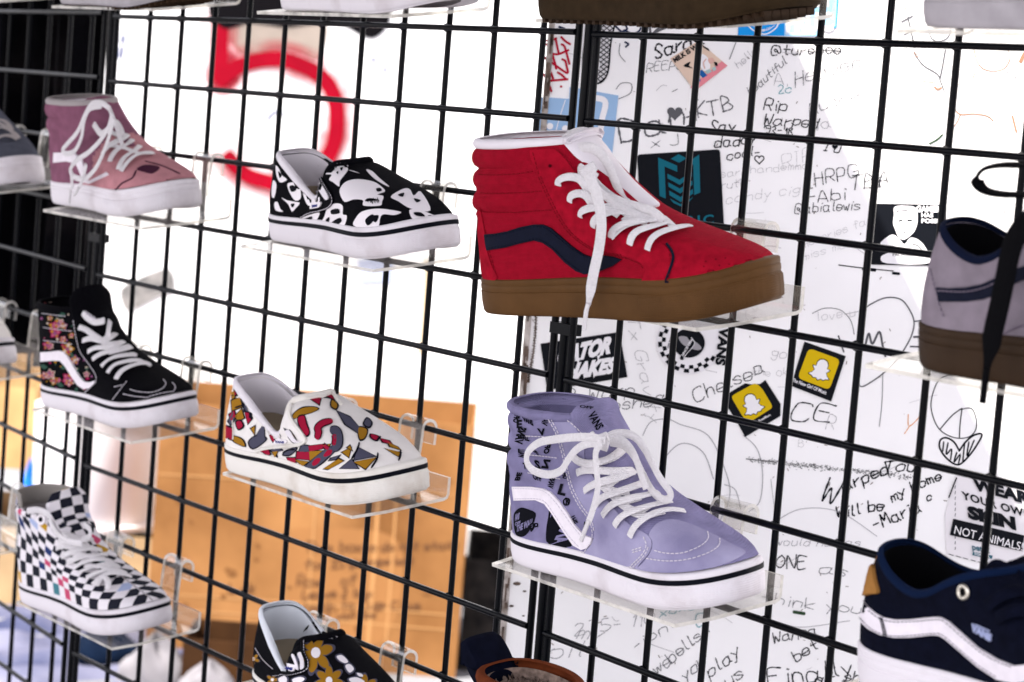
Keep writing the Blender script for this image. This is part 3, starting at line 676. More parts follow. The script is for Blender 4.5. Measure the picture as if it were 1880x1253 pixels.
for q in (1.45, 3.0):
    b = MB(); ctr = o+TA*q+TN*.22; ctr.z = GZ+.17; ax = TN
    rows = []
    for dd, rr in ((0, .05), (0, .15), (.02, .17), (.18, .17), (.2, .15), (.2, .05)):
        rows.append([ctr+ax*dd+(TA*math.cos(a)+Z_*math.sin(a))*rr for a in np.linspace(0, 2*math.pi, 28, endpoint=False)])
    b.grid(rows, close_u=True); b.obj('wheel', mat('tyre_rubber', (.012, .012, .013), .85), tk, M=KMi)
b = MB(); slab(b, trk(862, 985, .004), TA*.6, TN*.02, -Z_*.006); b.obj('panel_seam', mat('seam_tan', (.55, .42, .28), .7), tk, smooth=False, M=KMi)
M_spray = mat('red_spray_paint', (.26, .0015, .012), .6, var=.25, vscale=9)
M_blackspray = mat('black_spray_paint', (.0025, .002, .003), .7); M_beige = mat('beige_shade', (.26, .22, .19), .8, var=.2, vscale=10)
M_bluemark = mat('blue_ink', (.02, .035, .12), .8); M_yelstain = mat('yellow_stain', (.40, .29, .14), .8)
_z = [0]
def stroke(bm, pts, wpx, mapper, off=.0009, mi=0, n=6, ends=True, smooth=True, jz=1, vary=0.):
    """painted stroke of width wpx photo px laid on a wall"""
    P = smooth_path(pts, n=n) if smooth else [np.array(p) for p in pts]
    if len(P) < 2: return
    _z[0] += 1; off = off+(_z[0] % 97)*.000003*jz; L_, R2 = [], []
    if ends:
        d = P[1]-P[0]; d /= (np.linalg.norm(d)+1e-9); d2 = P[-1]-P[-2]; d2 /= (np.linalg.norm(d2)+1e-9)
        P = [P[0]-d*wpx*.45, P[0]-d*wpx*.2]+P+[P[-1]+d2*wpx*.2, P[-1]+d2*wpx*.45]
    m = len(P); ph = rng.uniform(0, 6, 2); fr = rng.uniform(.25, .8)
    for i, p in enumerate(P):
        t = P[min(i+1, m-1)]-P[max(i-1, 0)]; t = t/(np.linalg.norm(t)+1e-9); nn = np.array((-t[1], t[0])); k = (.55 if i in (0, m-1) else 1) if ends else 1
        k *= 1-vary*(.5+.5*math.sin(i*fr+ph[0])*math.sin(i*fr*.37+ph[1]))
        L_.append(mapper(*(p+nn*wpx/2*k), off)); R2.append(mapper(*(p-nn*wpx/2*k), off))
    bm.add(L_+R2, [(i, i+1, m+i+1, m+i) for i in range(m-1)], mi)
def fillon(bm, poly, mapper, off, mi=0, smooth=True, jz=1):
    if smooth: poly = smooth_path(poly, n=4, closed=True)
    vs, fs = fill2d(poly, 1e9); _z[0] += 1; off += (_z[0] % 97)*.000003*jz
    bm.add([mapper(u, v, off) for u, v in vs], fs, mi)
def faint(name, c, k, sc):
    m = bpy.data.materials.new(name); m.use_nodes = True; t = m.node_tree; b_ = t.nodes['Principled BSDF']; b_.inputs['Base Color'].default_value = (*c, 1); b_.inputs['Roughness'].default_value = .7
    tc = t.nodes.new('ShaderNodeTexCoord'); n = t.nodes.new('ShaderNodeTexNoise'); n.inputs['Scale'].default_value = sc; n.inputs['Detail'].default_value = 5; t.links.new(tc.outputs['Object'], n.inputs[0])
    mr = t.nodes.new('ShaderNodeMapRange'); mr.inputs[1].default_value = .35; mr.inputs[2].default_value = .7; mr.inputs[3].default_value = k*.25; mr.inputs[4].default_value = k*1.6; t.links.new(n.outputs[0], mr.inputs[0]); t.links.new(mr.outputs[0], b_.inputs['Alpha']); return m
M_over = faint('red_overspray', (.40, .01, .03), .20, 12)
b = MB()
for wd_, of in ((48, .0012), (60, .0015), (74, .0018)):
    stroke(b, zm(180, 0, .3085, [(725, 150), (722, 260), (722, 360), (728, 440), (745, 465)]), wd_, trk, of)
    stroke(b, zm(180, 0, .3085, [(755, 455), (800, 420), (870, 385), (960, 360), (1080, 353), (1190, 382), (1290, 430), (1375, 510), (1415, 620), (1420, 740), (1405, 850), (1360, 950), (1300, 1030), (1200, 1085)]), wd_, trk, of)
    stroke(b, zm(180, 0, .3085, [(780, 945), (830, 1000), (900, 1050), (980, 1075), (1080, 1095), (1200, 1090)]), wd_, trk, of)
b.obj('overspray', M_over, tk, smooth=False, M=KMi)
b = MB()
f5 = zm(180, 0, .3085, [(725, 150), (722, 260), (722, 360), (728, 440), (745, 465)]); stroke(b, f5, 32, trk, .002)
f5 = zm(180, 0, .3085, [(755, 455), (800, 420), (870, 385), (960, 360), (1080, 353), (1190, 382), (1290, 430), (1375, 510), (1415, 620), (1420, 740), (1405, 850), (1360, 950), (1300, 1030), (1200, 1085)]); stroke(b, f5, 29, trk, .003)
f5 = zm(180, 0, .3085, [(780, 945), (830, 1000), (900, 1050), (980, 1075), (1080, 1095), (1200, 1090)]); stroke(b, f5, 28, trk, .004)
b.obj('spray_numeral', M_spray, tk, smooth=False, M=KMi)
b = MB(); fillon(b, zm(180, 0, .3085, [(655, 40), (670, 110), (700, 140), (760, 175), (830, 160), (900, 140), (1000, 150), (1120, 165), (1250, 150), (1380, 140), (1480, 165), (1580, 220), (1650, 225), (1720, 160), (1740, 60), (1700, -200), (660, -200)]), trk, .002)
b.obj('black_paint', M_blackspray, tk, smooth=False, M=KMi)
b = MB(); fillon(b, zm(180, 0, .3085, [(740, 150), (800, 270), (860, 330), (960, 315), (1080, 300), (1200, 320), (1300, 360), (1360, 250), (1330, 120), (1000, 100)]), trk, .001)
b.obj('beige_shade_patch', M_beige, tk, smooth=False, M=KMi)  # beige fill paints the shadow below the black shape
b = MB()
for pts, w_ in (([(1010, 715), (1020, 690), (1060, 660)], 8), ([(1130, 620), (1150, 660), (1140, 710)], 7), ([(1085, 690), (1110, 670)], 6)): stroke(b, zm(180, 0, .3085, pts), w_*.6, trk, .002)
for pts in ([(1610, 360), (1650, 340), (1630, 400)], [(1670, 370), (1720, 390), (1690, 420), (1730, 430)]): stroke(b, zm(180, 0, .3085, pts), 3, trk, .002)
stroke(b, [(226, 66), (224, 78)], 7, trk, .002); stroke(b, [(223, 88), (220, 105)], 7, trk, .002)
b.obj('ink_marks', M_bluemark, tk, smooth=False, M=KMi)
b = MB()
for (x0, y0, x1, y1, w_) in ((782, 480, 779, 560, 7), (778, 560, 770, 650, 6), (845, 90, 842, 150, 4), (870, 280, 865, 330, 5), (850, 250, 848, 300, 3)): stroke(b, [(x0, y0), ((x0+x1)/2+1, (y0+y1)/2), (x1, y1)], w_, trk, .002)
b.obj('rust_stains', M_yelstain, tk, smooth=False, M=KMi)
b = MB(); fillon(b, [(223, 530), (262, 508), (300, 494), (316, 500), (318, 535), (290, 545), (240, 570), (225, 560)], trk, .003)
tag(b.obj('sticker', mat('camouflage_sticker', (.10, .10, .10), .7, var=.8, vscale=22, col2=(.34, .32, .31)), smooth=False), 'torn grey blotchy sticker on the far white truck beside the floral high-top', 'sticker')
b = MB(); fillon(b, [(655, 478), (690, 474), (722, 480), (720, 520), (660, 522)], trk, .003, smooth=False)
tag(b.obj('sticker', mat('faded_blue_sticker', (.34, .38, .52), .7), smooth=False), 'faded pale blue sticker on the far white truck under the skull slip-on', 'sticker')
# ---- dark hanging cloth at the left
def dep(u, v, d): return CAM+ray(u, v)*d
M_cloth = mat('dark_cloth', (.0015, .0015, .0025), .9, var=.5, vscale=5, bump=.4, bscale=250, col2=(.022, .018, .019), ramp=(.22, .55))
b = MB(); rows = []; a0, a1 = dep(-160, 300, 3.6), dep(196, 300, 3.2); dv = (a1-a0); dv.z = 0; dn = Vector((-dv.y, dv.x, 0)).normalized()
ztop = .62; zbot = dep(60, 640, 3.4).z
for i in range(24):
    t = i/23; z = ztop+(zbot-ztop)*t; r_ = []
    for j in range(140):
        q = j/139; fold = .022*math.sin(q*46+1.2*math.sin(q*9+t*1.5))+.012*math.sin(q*97+t*2)+.03*math.sin(q*11); r_.append(Vector((a0.x, a0.y, 0))+dv*q+dn*fold*(.6+.6*t)+Z_*(z+.01*math.sin(q*20)*t))
    rows.append(r_)
b.grid(rows); o_ = b.obj('hanging_cloth', M_cloth); tag(o_, 'dark folded cloth hanging behind the far left grid panel', 'cloth')
md = o_.modifiers.new('cloth', 'SOLIDIFY'); md.thickness = .003
# grey strip of lining showing between the folds
# ---- cardboard box
M_card = mat('cardboard', (.33, .160, .060), .85, var=.3, vscale=4.5, bump=.3, bscale=60, col2=(.165, .072, .024))
def upright_box(name, label, cat, pxl, pxr, ytop, ybot, d, depth, m, yaw=0., flaps=True, lean=0.):
    bl, br = dep(pxl, ybot, d), dep(pxr, ybot, d); bl.z = br.z = GZ if ybot is None else min(bl.z, br.z); bl.z = max(bl.z, GZ); br.z = bl.z
    H = dep((pxl+pxr)/2, ytop, d).z-bl.z; A = br-bl; Nn = Vector((-A.y, A.x, 0)).normalized()
    if Nn.dot(FH) < 0: Nn = -Nn
    M = Matrix.Translation(bl); t = empty(name, label, cat, M=M); Mi = M.inverted(); k = MB(); th = .005
    up = Z_*H+Nn*lean
    slab(k, bl, A, Nn*th, up); slab(k, bl+Nn*(depth-th), A, Nn*th, up); slab(k, bl+Nn*th, A.normalized()*th, Nn*(depth-2*th), up); slab(k, br+Nn*th-A.normalized()*th, A.normalized()*th, Nn*(depth-2*th), up); slab(k, bl+Nn*th+A.normalized()*th+Z_*.002, A-A.normalized()*2*th, Nn*(depth-2*th), Z_*th)
    k.obj('box_walls', m, t, smooth=False, M=Mi)
    if flaps:
        k = MB(); tl = bl+up; slab(k, tl+Nn*.0005, A, -Nn*.02-Z_*(-.10), Nn*th); k.obj('flap', m, t, smooth=False, M=Mi)
        k = MB(); slab(k, tl+Nn*depth, A, Nn*.05+Z_*.12, -Nn*th); k.obj('flap', m, t, smooth=False, M=Mi)
    return t, bl, A, Nn, H, Mi
CT, cbl, cA, cN, cH, cMi = upright_box('cardboard_box', 'tall worn brown cardboard box with faded handwriting, behind the middle grid', 'box', 264, 838, 752, 1212, 5.33, .42, M_card, flaps=False)
def crd(u, v, off=0.): return on_plane(u, v, cbl-cN*off, cN)
b = MB()
for i, (txt, x, y, h) in enumerate((('This box m', 560, 1015, 13), ('for 35 pairs', 560, 1045, 12), ('Row   of', 545, 1078, 14), ('Leave 2 box', 555, 1100, 11), ('back to Cup', 560, 1122, 12), ('do not stack', 700, 1012, 11), ('size nine left', 640, 1040, 9), ('Tour 2 van row', 545, 1140, 10), ('or C bus', 690, 1120, 10), ('L ok', 420, 1090, 12))):
    for pl_ in hand(txt, (x, y), h*.8, ang=2, jit=.3): stroke(b, pl_, 3.0, crd, .0012)
b.obj('faded_writing', mat('faded_marker', (.13, .060, .028), .9), CT, smooth=False, M=cMi)
b = MB()
for x0, w_ in ((705, 7), (738, 4), (590, 3)): stroke(b, [(x0, 770), (x0-16, 1000), (x0-30, 1190)], w_, crd, .0009, ends=False)
for y in (1100, 1128, 880): stroke(b, [(290, y-10), (560, y+8), (830, y+30)], 3.0, crd, .0009, ends=False)
b.obj('light_creases', mat('pale_card_crease', (.40, .21, .085), .85), CT, smooth=False, M=cMi)
b = MB()
for _ in range(26):
    u, v = rng.uniform(310, 830), rng.uniform(760, 1190); rr = rng.uniform(2, 7); fillon(b, [(u+rr*math.cos(a)*rng.uniform(.5, 1.6), v+rr*math.sin(a)*rng.uniform(.5, 1.3)) for a in np.linspace(0, 2*math.pi, 7, endpoint=False)], crd, .0008)
for u, v, rr in ((425, 1052, 9), (418, 1047, 6), (410, 1095, 6), (470, 1027, 4)): fillon(b, [(u+rr*math.cos(a), v+rr*.8*math.sin(a)) for a in np.linspace(0, 2*math.pi, 7, endpoint=False)], crd, .001)
b.obj('dark_stains', mat('card_stain', (.17, .075, .027), .9), CT, smooth=False, M=cMi)
b = MB(); fillon(b, [(520, 985), (600, 970), (720, 985), (740, 1060), (700, 1180), (560, 1190), (530, 1100)], crd, .0005)
b.obj('brown_patch', mat('brown_card', (.28, .130, .048), .9, var=.1, vscale=9), CT, smooth=False, M=cMi)  # patch of more even brown on the box front
M_card2 = mat('pale_cardboard', (.36, .25, .14), .85, var=.3, vscale=8, bump=.3, bscale=50)
upright_box('cardboard_box', 'low pale cardboard box on the ground under the white tub, at the left', 'box', -110, 288, 972, 1132, 5.7, .5, M_card2, flaps=False)
upright_box('cardboard_box', 'tan cardboard carton at the left edge beside the white tub', 'box', -120, 60, 705, 850, 5.9, .3, mat('orange_cardboard', (.45, .27, .12), .85, var=.4, vscale=7), flaps=True)
# white tub
tb = dep(168, 962, 5.8); M = Matrix.Translation(tb); t = empty('plastic_tub', 'round white plastic tub standing on the pale low box at the left', 'tub', M=M)
k = MB(); rr = .142; rows = [[Vector((math.cos(a)*r, math.sin(a)*r, z)) for a in np.linspace(0, 2*math.pi, 48, endpoint=False)] for r, z in ((.01, 0), (rr-.006, 0), (rr, .008), (rr+.004, .28), (rr-.004, .28), (rr-.008, .01), (.01, .008))]
k.grid(rows, close_u=True); k.obj('tub_wall', mat('white_plastic', (.74, .72, .74), .35, var=.05, vscale=12), t)
k = MB(); rows = [[Vector((math.cos(a)*r, math.sin(a)*r, z)) for a in np.linspace(0, 2*math.pi, 48, endpoint=False)] for r, z in ((rr+.002, .004), (rr+.012, .006), (rr+.012, .018), (rr+.002, .020))]
k.grid(rows, close_u=True); k.obj('foot_rim', MATS['white_plastic'], t)
# blue cloth bag, dark cloth, plastic bag, tarpaulin
def crumple(name, label, cat, u0, u1, v0, v1, d, m, seed, amp=.25, depth=.5):
    c = dep((u0+u1)/2, v1, d); wd = abs(u1-u0)*d/FPX/2; ht = abs(v1-v0)*d/FPX; r = np.random.RandomState(seed); ph = r.uniform(0, 6, 12); fq = r.uniform(2, 9, 12)
    rows = []
    for i in range(22):
        t_ = i/21; r_ = []
        for j in range(40):
            a = 2*math.pi*j/40; k_ = math.sin(math.pi*min(1, .12+t_*.94))**.6*(1-.25*t_)
            nz = sum(math.sin(fq[q]*a*.5*2//1*1+ph[q]+t_*fq[q]*1.7) for q in range(6))/6*amp
            fx = math.cos(a)*(1+nz)*k_*wd; fy = math.sin(a)*(1+nz*.6)*k_*wd*depth
            r_.append(Vector((0, 0, 0))+RT*fx+FH*fy+Z_*(ht*t_*(1+.15*math.sin(3*a+ph[7])*t_)))
        rows.append(r_)
    k = MB(); k.grid(rows, close_u=True); o = k.obj(name, m); o.location = c; return tag(o, label, cat)
crumple('cloth_bag', 'bright blue cloth bag on the low pale box at the left edge', 'bag', 30, 66, 848, 972, 5.75, mat('blue_cloth', (.015, .14, .62), .8, var=.3, vscale=20), 3)
crumple('folded_cloth', 'dark navy cloth lying on the pale tarpaulin under the checkered high-top', 'cloth', 120, 262, 1150, 1228, 5.2, mat('navy_cloth', (.003, .008, .022), .9, var=.5, vscale=14), 4, .2)
M_bag = mat('white_bag_film', (.19, .18, .195), .45, var=.25, vscale=12, bump=.8, bscale=30)
crumple('plastic_bag', 'crumpled white plastic bag on the ground in front of the tall box', 'bag', 205, 352, 1165, 1290, 5.0, M_bag, 9, .35)
crumple('plastic_bag', 'small white plastic bag on the ground below the tall box corner', 'bag', 320, 440, 1215, 1300, 4.9, M_bag, 12, .35)
k = MB(); rows = []; p0 = onZ(120, 1135, GZ)
for i in range(50):
    r_ = []
    for j in range(50):
        q = p0+RT*(j/49*1.5-1.0)-FH*(i/49*1.6); r_.append(Vector((q.x, q.y, GZ+.010+.012*math.sin(j*.9+math.sin(i*.4)*2)*math.sin(i*.55+j*.1)+.01*math.sin(i*1.3+j*.5))))
    rows.append(r_)
k.grid(rows); tag(k.obj('tarpaulin', mat('pale_tarp', (.145, .145, .20), .6, var=.75, vscale=5, bump=.4, bscale=30, col2=(.028, .035, .08))), 'crumpled pale blue white tarpaulin on the ground at the bottom left', 'tarpaulin')  # dark blue noise paints dappled shadow into the tarpaulin colour

t, bl_, A_, N_, H_, Mi_ = upright_box('gap_shade_block', 'dark block added as the shade in the gap between the tall cardboard box and the trailer', 'shade block', 838, 985, 1028, 1262, 5.42, .4, mat('gap_shade', (.006, .006, .007), .8, var=.6, vscale=30, col2=(.03, .026, .024)), flaps=False)  # added block, its black stands in for the shaded gap

upright_box('cardboard_box', 'dark brown box added as the shade on the ground in front of the tall box', 'box', 330, 520, 1178, 1262, 4.95, .2, mat('box_foot_shade', (.060, .026, .010), .9, var=.6, vscale=9, col2=(.018, .009, .005)), flaps=False)  # added box, its dark brown stands in for shadow at the tall box's foot
# ================================================================== SHOE DETAILS
# ---------------------------------------------------------------- red high-top
Z = lambda pts: zm(840, 220, .35106, pts)
s = red
s.tongue(M_white_in, top=.154, wid=.0235, x_top=.435, lift=.005)
ub = s.ub; xm = [M_red, M_redthread, M_ink]
eyep = Z([(380, 168), (440, 156), (510, 158), (570, 215), (615, 280), (650, 350), (700, 430), (770, 520), (860, 590), (960, 625), (1040, 640), (1085, 665), (1120, 705), (1125, 760), (1105, 815), (1088, 858), (1020, 862), (960, 862), (985, 800), (962, 748), (870, 710), (770, 694), (690, 660), (610, 600), (545, 520), (482, 410), (432, 300)])
b = MB(); s.patch(b, eyep, .0016, 0, cell=8); eye = b.obj('eyestay', M_red, s.root)
b = MB(); s.patch(b, Z([(112, 480), (122, 470), (140, 560), (160, 690), (185, 770), (210, 832), (140, 835), (120, 700), (112, 560)]), .0010, 0, cell=8); b.obj('heel_strip', M_red, s.root)
b = MB(); s.patch(b, Z([(1100, 855), (1112, 800), (1130, 735), (1122, 695), (1095, 660), (1180, 620), (1300, 655), (1450, 690), (1600, 725), (1640, 745), (1620, 780), (1450, 835), (1260, 858)]), .0009, 0, cell=9); b.obj('toe_cap', M_red, s.root)
b = MB(); s.patch(b, Z([(145, 600), (200, 596), (265, 583), (330, 562), (400, 548), (450, 548), (490, 565), (540, 608), (600, 660), (660, 702), (710, 720), (770, 710), (815, 716), (862, 731), (815, 765), (740, 795), (670, 808), (625, 792), (565, 745), (500, 677), (450, 643), (405, 632), (330, 648), (250, 670), (158, 684), (150, 640)]), .0016, 0, cell=8, smooth=False); st = b.obj('side_stripe', M_navy, s.root)
b = MB()
for p in ([(430, 300), (480, 412), (540, 524), (603, 606), (690, 668), (770, 702), (868, 718), (960, 756), (982, 795)], [(440, 296), (490, 406), (550, 518), (612, 598), (695, 660), (775, 692), (870, 706)], [(398, 172), (432, 290)], [(1098, 850), (1115, 790), (1121, 745), (1112, 705)], [(520, 160), (580, 220), (640, 320)]): s.stitch(b, Z(p), off=.0018, mi=0)
for p in ([(110, 288), (200, 290), (300, 285), (408, 268)], [(120, 385), (220, 388), (340, 382), (450, 372)], [(130, 478), (230, 486), (360, 480), (500, 472)], [(128, 500), (150, 600), (172, 700), (205, 822)]): s.stitch(b, Z(p), off=.0004, dash=.003)
b.obj('stitching', M_redthread, s.root)
b = MB()
for p in ([(155, 610), (260, 592), (340, 570), (410, 556), (470, 568), (540, 622), (620, 684), (690, 722)], [(165, 672), (250, 660), (330, 640), (410, 624), (455, 636), (510, 674), (580, 742), (650, 792)]): s.stitch(b, Z(p), off=.0019)
s.stitch(b, Z([(1090, 856), (1110, 800), (1131, 735), (1124, 695), (1095, 655)]), off=.0016, r=.0011, solid=True); b.obj('navy_piping', M_navy, s.root)
b = MB()
for x, y in ((490, 243),): b.add(*[[s.cast(*q, .0022)[0] for q in Z([(x+9*math.cos(a), y+9*math.sin(a)) for a in np.linspace(0, 6.283, 10, endpoint=False)])], [tuple(range(10))]], 0)
for x, y in ((1290, 770), (1350, 735), (1370, 765), (1400, 730), (1300, 745), (1340, 790), (1420, 760)): b.add([s.cast(*q, .0012)[0] for q in Z([(x+4*math.cos(a), y+3*math.sin(a)) for a in np.linspace(0, 6.283, 8, endpoint=False)])], [tuple(range(8))], 0)
b.obj('punched_holes', mat('dark_hole', (.05, .001, .004), 1), s.root)
b = MB(); W_ = .0032
for p in ([(820, 500), (880, 470), (930, 490), (985, 520)], [(870, 545), (960, 500), (1020, 510), (1075, 540)], [(1140, 590), (1080, 545), (1060, 548), (960, 560), (880, 575), (815, 618)], [(760, 470), (850, 470), (940, 520), (1060, 530)], [(760, 400), (830, 430), (900, 470), (1000, 490), (1060, 520)]): s.lace(b, Z(p), W_, off=.0030, arch=.003)
for p in ([(538, 345), (548, 320), (590, 308), (640, 318), (672, 350), (695, 395)], [(598, 432), (612, 405), (655, 397), (690, 412), (712, 450)], [(655, 512), (668, 488), (730, 475), (800, 490), (850, 515)], [(722, 565), (740, 535), (800, 510), (880, 500)],
          [(818, 622), (835, 590), (900, 568), (980, 560), (1060, 545)], [(912, 660), (945, 612), (1040, 590), (1115, 560)], [(1003, 690), (1035, 642), (1120, 610), (1212, 575)]): s.lace(b, Z(p), W_, off=.0034, arch=.004)
y0 = -.020
ya = lambda pts, y: [(*q, y) for q in Z(pts)]
s.air(b, ya([(690, 275), (725, 330), (790, 390), (860, 430), (950, 455), (1030, 490), (1060, 530), (1010, 545)], -.024), W_, .0012)
s.air(b, ya([(680, 290), (740, 370), (810, 430), (900, 500), (990, 535)], -.030), W_, .0012)
s.air(b, ya([(685, 285), (715, 360), (742, 450), (752, 560), (738, 680), (712, 800), (694, 900), (684, 968)], -.052), .0050, .0012, taper=[1]*36+[.9, .8, .7, .6, .55, .5, .5])
s.air(b, ya([(684, 962), (672, 1010), (663, 1100)], -.0565), .0019, .0016)
s.air(b, ya([(690, 272), (640, 262), (595, 225), (600, 180), (650, 145), (720, 155), (775, 215), (815, 300), (860, 410), (890, 440)], -.016), .0040, .0012)
s.air(b, ya([(545, 150), (560, 105), (610, 72), (670, 66), (708, 95), (712, 140), (690, 165)], .010), .0040, .0012)
k_ = s.cast(*Z([(690, 280)])[0], 0, -.024)[0]
for a in range(3): b.tube([k_+Vector((-.009+.002*a, -.003*a, .004-a*.004)), k_+Vector((0, -.006, .002)), k_+Vector((.008, -.002, -.004+a*.005))], .0042, .0022, Vector((0, -1, .1)), n=8)
b.obj('lace', M_lace, s.root)
tv, tf = text_px('VANS', Z([(585, 112)])[0], (5, -.3), (.5, -4.5), fit=5.6, bold=.05)
b = MB(); b.add([s.cast(u, v, 0, .004)[0] for u, v in tv], tf); b.obj('tongue_print', M_ink, s.root)
# ---------------------------------------------------------------- lavender high-top
Z = lambda pts: zm(880, 680, .38309, pts)
s = lav
s.tongue(M_lav, top=.166, wid=.027, x_top=.405, lift=.001)
b = MB(); eyep = Z([(330, 228), (365, 218), (410, 224), (455, 255), (500, 300), (520, 340), (505, 400), (520, 460), (560, 530), (600, 600), (660, 680), (720, 740), (780, 775), (815, 800), (830, 835), (815, 880), (775, 925), (742, 965), (660, 948), (560, 925), (480, 902), (505, 875), (545, 830), (556, 775), (530, 715), (480, 645), (440, 565), (415, 470), (395, 380), (368, 295)])
s.patch(b, eyep, .0014, 0, cell=8); b.obj('eyestay', M_lavs, s.root)
b = MB(); s.patch(b, Z([(742, 975), (790, 920), (825, 870), (832, 825), (815, 790), (850, 740), (910, 720), (980, 730), (1070, 765), (1160, 810), (1225, 845), (1270, 868), (1262, 888), (1190, 925), (1060, 962), (900, 978)]), .0010, 0, cell=9); b.obj('toe_cap', M_lavs, s.root)
b = MB(); s.patch(b, Z([(163, 558), (250, 558), (310, 566), (345, 582), (385, 625), (425, 680), (465, 745), (505, 788), (545, 803), (542, 830), (520, 852), (495, 860), (455, 838), (405, 768), (352, 685), (318, 640), (275, 622), (172, 624)]), .0017, 0, cell=8, smooth=False); st = b.obj('side_stripe', M_stripe, s.root)
b = MB()
for p in ([(335, 232), (372, 300), (398, 380), (420, 470), (445, 566), (486, 648), (536, 718), (550, 780), (538, 828), (492, 895)], [(345, 228), (382, 296), (408, 378), (430, 468), (455, 560), (496, 640), (545, 712), (560, 775)], [(330, 226), (370, 224), (420, 240), (470, 280), (500, 315)], [(715, 960), (745, 925), (790, 880), (806, 840), (790, 800)], [(725, 962), (758, 928), (802, 882), (818, 840)],
          [(1092, 782), (1095, 815), (1060, 850), (980, 880), (900, 880), (830, 862)], [(1150, 815), (1145, 850), (1090, 885), (1000, 910), (900, 915), (800, 900)], [(740, 862), (790, 848)], [(742, 872), (790, 860)],
          [(230, 310), (300, 315), (350, 322)], [(235, 400), (300, 408), (385, 420)], [(240, 488), (320, 505), (400, 520)], [(170, 566), (260, 568), (320, 580), (380, 640), (440, 725), (500, 800)], [(178, 616), (270, 614), (322, 630), (370, 695), (430, 785), (490, 850)]): s.stitch(b, Z(p), off=.0018)
b.obj('stitching', M_thread, s.root)
ub = s.ub
def tx(s, txt, org, ex, ey, fit, off=.0006, mi=1, bold=.05):
    vs, fs = text_px(txt, Z([org])[0], [q*.38309 for q in ex], [q*.38309 for q in ey], fit=fit, bold=bold); s.put(ub, vs, fs, off, mi)
s.patch(ub, Z([(165, 702), (178, 672), (205, 658), (240, 668), (270, 684), (268, 715), (252, 752), (225, 790), (195, 798), (172, 778)]), .0003, 1, cell=7)
tx(s, 'VANS', (172, 722), (26, -12), (4, -30), 3.2/4*1.05*1.9/1.9*1.0*2.9/3.0, mi=2); tx(s, 'OFF', (173, 745), (20, -6), (2, -16), 1.3, mi=2); tx(s, 'THE WALL', (180, 775), (22, -10), (3, -30), 3.6, mi=2)
s.stitch(ub, Z([(250, 770), (262, 752), (260, 735), (245, 745), (252, 765)]), off=.0005, solid=True, r=.0009, mi=1); s.stitch(ub, Z([(268, 735), (280, 735), (280, 748), (268, 748), (268, 735)]), off=.0005, solid=True, r=.0006, mi=1)
s.patch(ub, Z([(338, 655), (332, 700), (322, 760), (322, 820), (338, 858), (380, 880), (416, 886), (418, 850), (445, 840), (430, 790), (400, 745), (370, 690), (355, 660)]), .0003, 1, cell=7)
tx(s, 'ANS', (352, 842), (30, -62), (64, -14), 2.5/1.4, mi=2); tx(s, 'V', (340, 700), (10, 10), (10, -30), .8, mi=2)
tx(s, 'R', (416, 640), (24, 0), (0, -28), .8); s.stitch(ub, Z([(418, 612), (434, 620), (430, 642), (412, 644), (406, 626), (418, 612)]), off=.0006, solid=True, r=.0006, mi=1)
tx(s, 'L', (375, 590), (40, 10), (14, -46), .95); tx(s, 'V', (288, 310), (34, 0), (-6, -30), 1.0); tx(s, 'S', (272, 468), (26, 8), (-8, -38), 1.0); tx(s, 'E', (180, 275), (34, 0), (0, -34), .8)
tx(s, 'JRNAD', (164, 196), (40, 20), (0, -22), 1.25); tx(s, 'VANS', (172, 350), (12, -46), (36, 4), 1.7); tx(s, 'WALL', (190, 420), (0, -30), (28, 0), 1.5); tx(s, 'BE', (172, 530), (10, -30), (22, 0), 1.4); tx(s, 'N', (300, 470), (16, -50), (30, 4), .9); tx(s, 'THE', (455, 690), (16, 34), (-22, 12), 1.2); tx(s, 'OFF', (310, 400), (8, -34), (24, 0), 1.7)
for t_, o_, ex, ey, ft in (('OFF THE', (165, 250), (6, -30), (24, 4), 3.0), ('VANS', (215, 245), (30, 14), (-6, -24), 1.6), ('WALL', (195, 330), (34, 8), (-4, -26), 1.4), ('ANS', (250, 380), (28, 22), (-14, -24), 1.6), ('THE', (215, 470), (30, 6), (-4, -26), 1.5), ('OFF', (262, 520), (34, 10), (-6, -26), 1.2), ('VANS', (330, 560), (10, -40), (24, 6), 1.2), ('WALL', (500, 760), (8, -36), (22, 6), 1.0), ('VA', (300, 260), (8, -34), (26, 6), 1.0), ('OFF', (405, 520), (-6, -30), (22, 0), 1.0)): tx(s, t_, o_, ex, ey, ft)
xlav = [M_ink, M_lav]
b = MB()
for p in ([(690, 380), (650, 420), (600, 440), (555, 450)], [(735, 495), (690, 510), (640, 540), (600, 585)], [(720, 590), (660, 590), (600, 560), (570, 530)], [(770, 620), (700, 640), (650, 610), (620, 570)], [(820, 660), (760, 690), (700, 660), (660, 620)], [(880, 690), (820, 710), (760, 700), (710, 670)]): s.lace(b, Z(p), .0034, off=.0026)
for p in ([(455, 400), (480, 430), (530, 455), (590, 452), (640, 425), (680, 385)], [(480, 492), (520, 482), (590, 492), (650, 502), (700, 500), (735, 488)], [(515, 578), (560, 556), (630, 540), (690, 525), (738, 492)], [(568, 648), (610, 618), (680, 600), (745, 575), (795, 548)], [(603, 698), (650, 658), (730, 640), (800, 622), (852, 598)], [(660, 748), (700, 712), (780, 690), (850, 668), (912, 640)], [(732, 800), (768, 755), (840, 715), (910, 695), (980, 690)]): s.lace(b, Z(p), .0032, off=.0028, arch=.004)
ya = lambda pts, y: [(*q, y) for q in Z(pts)]
s.air(b, ya([(600, 338), (540, 322), (450, 322), (360, 332), (285, 348), (235, 390), (228, 440), (262, 482), (330, 500), (390, 482), (425, 430), (460, 385), (510, 355), (590, 345)], -.050), .0033, .0010)
